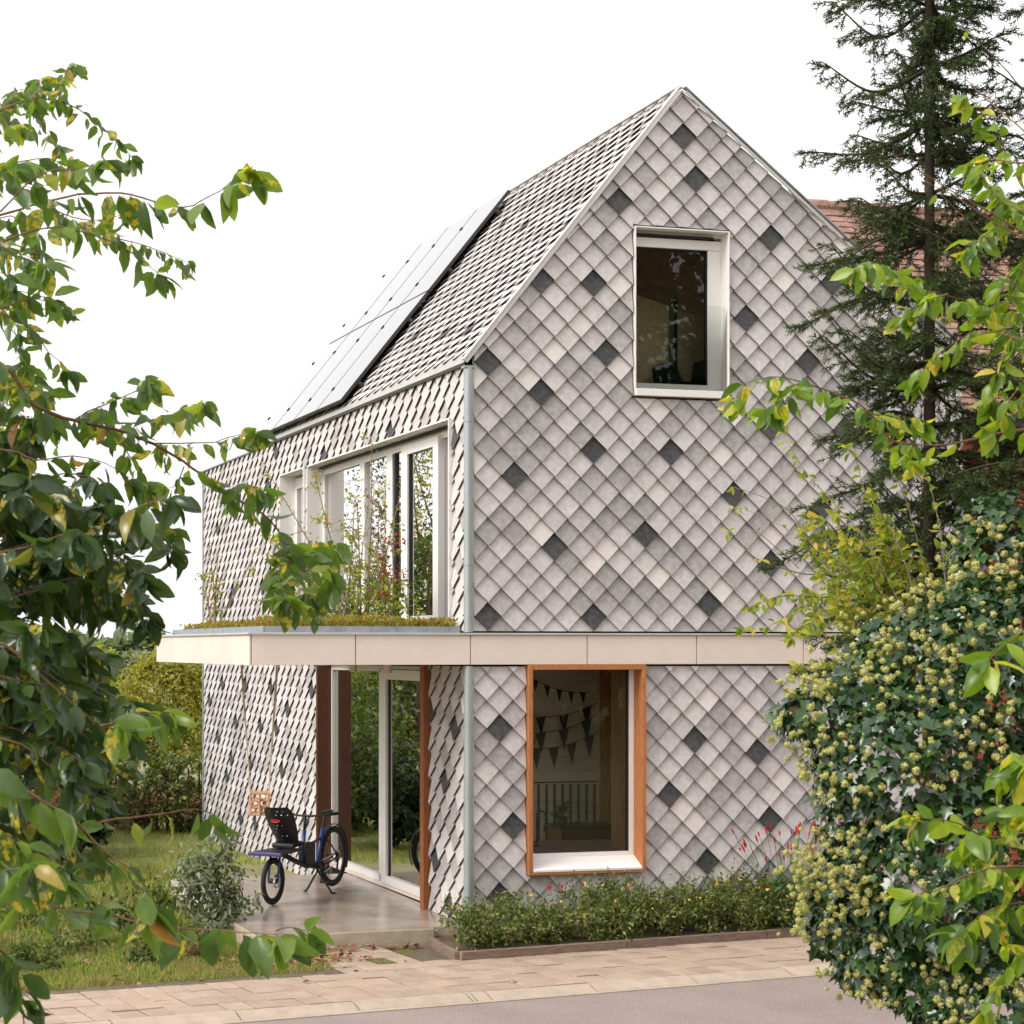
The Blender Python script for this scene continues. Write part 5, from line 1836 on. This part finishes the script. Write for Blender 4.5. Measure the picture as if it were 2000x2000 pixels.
# trees beside the garden that the side windows mirror
for k, (x, y, h, w_, mt, lab) in enumerate(((-4.7, 14.5, 5.4, 1.3, 'lf_mid', 'green garden tree mirrored in the wide side window'), (-6.6, 19.5, 7.4, 2.0, 'lf_hedge', 'yellowing garden tree mirrored in the side window'), (-8.8, 25.5, 9.5, 2.4, 'lf_dusk', 'tall dark garden tree mirrored in the side window'), (-4.2, 20.0, 4.2, 1.4, 'lf_dusk', 'dark low garden tree mirrored in the terrace door'), (-6.8, 9.0, 5.6, 1.3, 'lf_mid', 'rounded garden tree mirrored in the near sash'), (-3.6, 16.0, 2.6, 1.0, 'lf_gold', 'golden garden shrub mirrored in the terrace door'), (-4.6, 11.6, 2.3, .9, 'lf_mid', 'green garden shrub mirrored low in the terrace door'))):
    bp = np.array([x, y, -.3])
    shrub('garden_tree', lab, 'tree', bp, [(bp + UP * h * .62, (w_, w_, h * .33)), (bp + UP * h * .35 + np.array([w_ * .3, .2, 0]), (w_ * .9, w_ * .9, h * .26)), (bp + UP * h * .82, (w_ * .6, w_ * .6, h * .2)), (bp + UP * h * .3 - np.array([w_ * .4, .2, 0]), (w_ * .7, w_ * .7, h * .22))], 9000, .12, mt, LEAF_LO, .09, 'trees at the side of the garden', 3, 'trunk', 'crown', clump=.3)
# trees across the street that the gable windows mirror
for k, (x, y, h, w_, lab) in enumerate(((5.0, -15.5, 10.5, 2.4, 'tall dark tree across the street mirrored in the upper gable window'), (9.0, -17.5, 12.5, 3.0, 'tallest dark tree across the street mirrored in the gable'), (13.5, -16.0, 11.0, 3.0, 'dark tree across the street at the far end of its row'), (17.5, -18.0, 10.0, 2.8, 'last dark tree across the street, farthest to the right'), (2.2, -19.5, 9.0, 2.4, 'dark tree across the street nearest the viewpoint'))):
    bp = np.array([x, y, .3])
    shrub('street_tree', lab, 'tree', bp, [(bp + UP * h * .62, (w_, w_, h * .34)), (bp + UP * h * .38 + np.array([w_ * .3, .3, 0]), (w_ * 1.0, w_ * .9, h * .28)), (bp + UP * h * .84, (w_ * .7, w_ * .7, h * .2)), (bp + UP * h * .35 - np.array([w_ * .4, .2, 0]), (w_ * .8, w_ * .8, h * .25))], 13000, .38, 'lf_dusk', LEAF_RND, .13, 'trees across the street', 3, 'trunk', 'crown', clump=.3, shell=.3)

# ---- plants on the canopy
def roofplant(name, label, base, ht, spread, n_st, mat, n_leaf, L, per_group=None, tm=LEAF_LO, bark='stem_grey', lo=.25, sway=.5):
    root = empty(name, base, label, 'shrub')
    base = np.asarray(base, float)
    m = MB()
    pts = []
    for k in range(n_st):
        e = base + np.array([rng.normal() * spread, rng.normal() * spread, ht * rng.uniform(.65, 1.0)])
        st = base + rng.normal(size=3) * np.array([.03, .03, 0])
        tr = resample([st, st + (e - st) * .5 + rng.normal(size=3) * .06 * sway, e], .06)
        m.tube(tr, np.linspace(.012, .003, len(tr)), 5)
        pts.append(tr[int(len(tr) * lo):])
        for _ in range(7):
            i = rng.integers(int(len(tr) * .25), len(tr))
            d = nrm(rng.normal(size=3) + np.array([0, 0, .6])) * rng.uniform(.15, .38) * ht * .5
            b2 = resample([tr[i], tr[i] + d * .5 + rng.normal(size=3) * .02, tr[i] + d], .05)
            m.tube(b2, np.linspace(.004, .0015, len(b2)), 4)
            pts += [b2, b2[len(b2) // 2:]]
    m.build('stem', M[bark], root, smooth=True)
    Q = np.concatenate(pts)
    i = rng.integers(0, len(Q), n_leaf)
    P = Q[i] + rng.normal(size=(n_leaf, 3)) * .02
    D = nrm(rv(n_leaf) - UP * .25)
    X, Y, Z = frames(D, nrm(rv(n_leaf) + UP * .5))
    V, F = scatter(tm, P, X, Y, Z, L * rng.uniform(.6, 1.2, n_leaf))
    put('foliage', np_mesh('foliage', V, F, M[mat], False), root)
    return root


TOP = FT + .03


def roofpos(px__, x):
    q = onx(px__, 1200, x)
    return np.array([x, q[1], TOP])


roofplant('serviceberry', 'multi-stemmed serviceberry with sparse yellow leaves on the canopy roof', roofpos(690, -.75), 1.75, .26, 5, 'lf_roof', 750, .052)
roofplant('serviceberry', 'orange-tinted serviceberry left of the other on the canopy roof', roofpos(590, -.9), 1.15, .24, 4, 'lf_roof', 620, .055)
roofplant('spindle_shrub', 'slender red-leaved shrub by the sash window on the canopy', roofpos(757, -.5), 1.35, .10, 3, 'lf_red', 380, .05)
roofplant('spindle_shrub', 'tall thin sapling reaching the eave above the canopy', roofpos(715, -.55), 2.05, .10, 3, 'lf_roof', 260, .045)
p = roofpos(700, -.7)
shrub('golden_bush', 'golden-green leafy bush in the middle of the canopy roof', 'bush', p, [(p + np.array([.05, 0, .40]), (.30, .36, .34)), (p + np.array([.25, -.3, .28]), (.22, .3, .26)), (p + np.array([-.25, .15, .25]), (.2, .25, .22))], 1500, .06, 'lf_gold', LEAF_LO, .01, None, 4, bark='stem_grey', shell=.2, clump=.6)
p = roofpos(610, -.9)
shrub('red_stonecrop', 'small pinkish-red plant left of the golden bush on the canopy', 'bush', p, [(p + np.array([0, 0, .16]), (.12, .14, .12))], 200, .05, 'lf_red', LEAF_LO, .008, None, 3, bark='stem_grey', shell=.2)
p = roofpos(770, -.4)
shrub('fern_clump', 'fresh green clump at the foot of the sash on the canopy', 'bush', p, [(p + np.array([0, 0, .09]), (.2, .2, .1)), (p + np.array([-.2, .35, .1]), (.22, .2, .11))], 420, .06, 'lf_spike', LEAF_LO, .008, None, 3, bark='stem_grey', shell=.1)
roofplant('yellow_sapling', 'yellow-leaved sapling near the outer corner of the canopy', np.array([-1.75, 3.4, TOP]), .95, .3, 4, 'lf_roof', 300, .05)
n_ = 20000
P = np.stack([rng.uniform(-2.0, -.06, n_), .14 + 4.0 * rng.random(n_) ** 1.4, np.full(n_, FT + .02)], 1)
hgt = .085 + .06 * (np.sin(P[:, 0] * 5) * np.sin(P[:, 1] * 3.3) * .5 + .5) * np.minimum(1, (P[:, 1] - .1) / .5) + np.maximum(0, .05 - .1 * np.abs(P[:, 1] - .3))
P[:, 2] += hgt * rng.random(n_)
X, Y, Z = frames(nrm(rv(n_) * .7 + UP * .8), rv(n_))
V, F = scatter(LEAF_LO, P, X, Y, Z, rng.uniform(.025, .055, n_))
b = MB()
b.box(-1.99, -.05, .14, 4.18, FT + .004, FT + .075)
me = np_mesh('sedum_mat', V, F, M['sedum'], False)
sed = tag(put('sedum_mat', me), 'low green and rusty sedum mat covering the canopy roof', 'plants', None, 'stuff')
b.build('substrate', M['soil'], sed)

# ---- plants in the bed
ords = ['first', 'second', 'third', 'fourth', 'fifth', 'sixth', 'seventh', 'eighth', 'ninth', 'tenth']
for k in range(10):
    t = (k + .35) / 10
    x = -.36 + t * 4.3
    y = -.72 + t * .45
    hgt = .33 + .07 * math.sin(k * 2.1) + (.07 if k > 2 else -.02)
    p = np.array([x, y, -.08])
    o = shrub('cinquefoil_bush', '%s low flowering bush in the bed, counted from the downpipe' % ords[k], 'bush', p, [(p + np.array([0, 0, hgt * .5]), (.27, .25, hgt * .52)), (p + np.array([.16, .18, hgt * .65]), (.22, .2, hgt * .5)), (p + np.array([-.12, -.12, hgt * .4]), (.22, .18, hgt * .42)), (p + np.array([.04, .34, hgt * .6]), (.25, .2, hgt * .5))], 1800, .05, 'lf_bed', LEAF_LO, .006, 'low bushes in the bed by the gable', 8, bark='stem_grey', clump=.55, shell=.25)
    sg = MB()
    sp_l = []
    for _ in range(16):
        st = p + np.array([rng.uniform(-.28, .28), rng.uniform(-.15, .4), hgt * .5])
        e = st + np.array([rng.normal() * .05, rng.normal() * .05, hgt * rng.uniform(.45, .95)])
        sg.tube([st, (st + e) / 2 + rng.normal(size=3) * .01, e], [.003, .002, .001], 4)
        sp_l += [st + (e - st) * t_ for t_ in rng.uniform(.2, 1, 11)]
    tag(sg.build('sprigs', M['lf_bed'], o), kind='stuff')
    sp_l = np.array(sp_l)
    X, Y, Z = frames(nrm(rv(len(sp_l)) + UP * .4), nrm(rv(len(sp_l)) + UP * .5))
    tag(put('sprig_leaves', np_mesh('sprig_leaves', *scatter(LEAF_LO, sp_l, X, Y, Z, rng.uniform(.025, .05, len(sp_l))), M['lf_bed'], False), o), kind='stuff')
    n_ = 6
    u = rv(n_)
    u[:, 2] = np.abs(u[:, 2])
    P = p + np.array([0, .05, hgt * .62]) + u * np.array([.32, .32, hgt * .55]) + UP * .03
    X, Y, Z = frames(nrm(rv(n_) + UP), nrm(-FV + UP * .6 + rv(n_) * .3))
    V, F = scatter(LEAF_RND, P, X, Y, Z, rng.uniform(.02, .04, n_))
    tag(put('flowers', np_mesh('flowers', V, F, M['fl_yellow'], False), o), kind='stuff')


def spikes(name, label, base, n_st, ht, spread, mat_f, lf, fl=.07, leaves=260, L=.10):
    root = empty(name, base, label, 'flower')
    m = MB()
    f = MB()
    for k in range(n_st):
        e = base + np.array([rng.normal() * spread, rng.normal() * spread * .6, ht * rng.uniform(.7, 1.05)])
        tr = resample([base + rng.normal(size=3) * np.array([.08, .06, 0]), base + (e - base) * np.array([.6, .6, .55]), e], .08)
        m.tube(tr, np.linspace(.004, .0018, len(tr)), 4)
        d = nrm(tr[-1] - tr[-2])
        l_ = fl * rng.uniform(.5, 1.2)
        f = MB()
        f.tube([e - d * l_, e - d * l_ * .6, e, e + d * .01], [.004, .0095, .007, .001], 6)
        f.build('flower_spike', M[mat_f], root)
    m.build('stem', M['lf_spike'], root)
    V, F = cloud([(base + UP * ht * .3, (spread * 1.2, spread, ht * .3))], leaves, L, LEAF[1], shell=.15, clump=.6)
    put('foliage', np_mesh('foliage', V, F, M[lf], True), root)


spikes('persicaria', 'tall plant with thin crimson flower spikes at the right of the bed', np.array([3.35, -.25, -.08]), 56, 1.0, .42, 'fl_red', 'lf_spike')
spikes('salvia', 'green leafy plant with dark red blooms beside the ivy', np.array([3.95, -.15, -.08]), 6, .6, .16, 'fl_red', 'lf_spike', .05, 120, .09)
sv_ = empty('poppy', (.78, -.35, -.08), 'two small red blooms on thin stalks under the street window', 'flower')
for dx in (0, .135):
    m = MB()
    q = np.array([.70 + dx, -.35, .395])
    m.tube(resample([(.76, -.36, -.08), (.74 + dx * .5, -.36, .2), q], .06), .002, 4)
    m.build('stem', M['lf_spike'], sv_)
    X, Y, Z = frames(nrm(rv(7) + UP * .3), rv(7))
    V, F = scatter(LEAF_RND, np.repeat(q[None], 7, 0) - .01, X, Y, Z, .032)
    put('petals', np_mesh('petals', V, F, M['fl_red'], False), sv_)

# ---- grass, weeds and fallen leaves
BLADE = (np.array([(-.07, 0, 0), (.07, 0, 0), (.05, .6, .06), (0, 1, .2), (-.05, .6, .06)]), [np.array([(0, 1, 2, 3, 4)])])


def grass(name, label, sdpts, n, h, mat, z=None, fil=None, tuft=.0):
    s0, s1, d0, d1 = sdpts
    s_, d_ = rng.uniform(s0, s1, n), rng.uniform(d0, d1, n)
    if tuft:
        nt_ = n // 30
        i = rng.integers(0, nt_, n)
        cs2, cd2 = rng.uniform(s0, s1, nt_), rng.uniform(d0, d1, nt_)
        mix = rng.random(n) < tuft
        s_ = np.where(mix, cs2[i] + rng.normal(size=n) * .05, s_)
        d_ = np.where(mix, np.maximum(d0, cd2[i] + rng.normal(size=n) * .05), d_)
    P = SO + s_[:, None] * ST + d_[:, None] * SN
    P[:, 2] = [ground_z(a, c) for a, c in zip(s_, d_)]
    if fil is not None:
        k = fil(P)
        P = P[k]
    n = len(P)
    D = nrm(rng.normal(size=(n, 3)) * np.array([.45, .45, .1]) + UP)
    X, Y, Z = frames(D, rv(n))
    V, F = scatter(BLADE, P, X, Y, Z, h * rng.uniform(.5, 1.3, n))
    tag(put(name, np_mesh(name, V, F, M[mat], False)), label, 'grass', None, 'stuff')


off = lambda P: ~((P[:, 0] > -2.25) & (P[:, 1] > -.22) & (P[:, 1] < 4.3)) & ~((P[:, 0] > -.05) & (P[:, 1] > -1.2) & (P[:, 1] < 11.6)) & ~((P[:, 0] > -1.75) & (P[:, 1] < -.2))
grass('verge_grass', 'short patchy grass between pavement and terrace at the lower left', (-7, -.6, 1.37, 4.2), 42000, .075, 'grass', fil=off, tuft=.5)
grass('meadow_grass', 'longer weedy grass left of the terrace', (-8, -.6, 3.4, 9.5), 26000, .15, 'grass', fil=off, tuft=.6)
grass('lawn', 'bright mown lawn behind the house on the left', (-5, 6, 9.5, 22), 42000, .075, 'lawn', fil=off)
edge = lambda P: (P[:, 0] < -.55) & ~((P[:, 0] > -2.16) & (P[:, 1] > -.18))
grass('pavement_weeds', 'little weeds in the paving in front of the terrace', (-2.3, -.4, 1.5, 2.25), 900, .05, 'lawn', fil=edge, tuft=.97)

wd = [(-2.9, .4, .30, 'lf_bed'), (-3.3, -.5, .24, 'lf_mid'), (-3.9, .3, .38, 'lf_bed'), (-2.75, -.35, .2, 'lf_brown'), (-4.4, -.6, .3, 'lf_mid'), (-3.5, 1.3, .42, 'lf_dusk'), (-4.9, .4, .4, 'lf_bed'), (-4.3, 1.6, .45, 'lf_mid'), (-2.7, 2.4, .35, 'lf_mid')]
for k, (x, y, h, mt) in enumerate(wd):
    p = np.array([x, y, -.18])
    shrub('wild_plant', '%s weedy plant in the rough grass, counted from the terrace outwards' % ords[k], 'plant', p, [(p + UP * h * .5, (h * .9, h * .9, h * .55)), (p + np.array([h * .6, .1, h * .3]), (h * .6, h * .6, h * .4))], 700, .06, mt, LEAF_LO, .005, 'weedy plants in the rough grass', 5, bark='stem_grey', shell=.2, clump=.6)
n_ = 420
P = np.concatenate([np.stack([rng.normal(-1.95, .35, n_), rng.normal(-.62, .22, n_)], 1), np.stack([rng.uniform(-5.5, -1.6, 160), rng.uniform(-1.75, .2, 160)], 1), np.stack([rng.uniform(-1.9, -.5, 90), rng.normal(-.28, .05, 90)], 1), np.stack([rng.uniform(-5, 4, 16), rng.uniform(-2.6, -1.0, 16)], 1)])
k = ~((P[:, 0] > -2.2) & (P[:, 1] > -.24)) & ~((P[:, 0] > -.6) & (P[:, 1] > -1.2))
P = P[k]
n_ = len(P)
P = np.c_[P, np.full(n_, -.14) + rng.random(n_) * .03]
X, Y, Z = frames(nrm(rng.normal(size=(n_, 3)) * np.array([1, 1, .25])), nrm(UP + rv(n_) * .5))
V, F = scatter(LEAF_RND, P, X, Y, Z, rng.uniform(.03, .07, n_))
tag(put('fallen_leaves', np_mesh('fallen_leaves', V, F, M['litter'], False)), 'reddish fallen leaves lying in front of the terrace', 'leaves', None, 'stuff')
pl = empty('potted_plant', (1.85, 1.95, .75), 'dark pot plant standing on the cabinet inside the street window', 'pot plant')
m = MB()
m.tube([(1.85, 1.95, .75), (1.85, 1.95, .84)], [.05, .065], 12)
m.build('pot', M['navy'], pl)
V, F = cloud([(np.array([1.85, 1.95, .94]), (.08, .08, .08))], 120, .06, LEAF_LO, shell=.1)
put('foliage', np_mesh('foliage', V, F, M['lf_dusk'], False), pl)
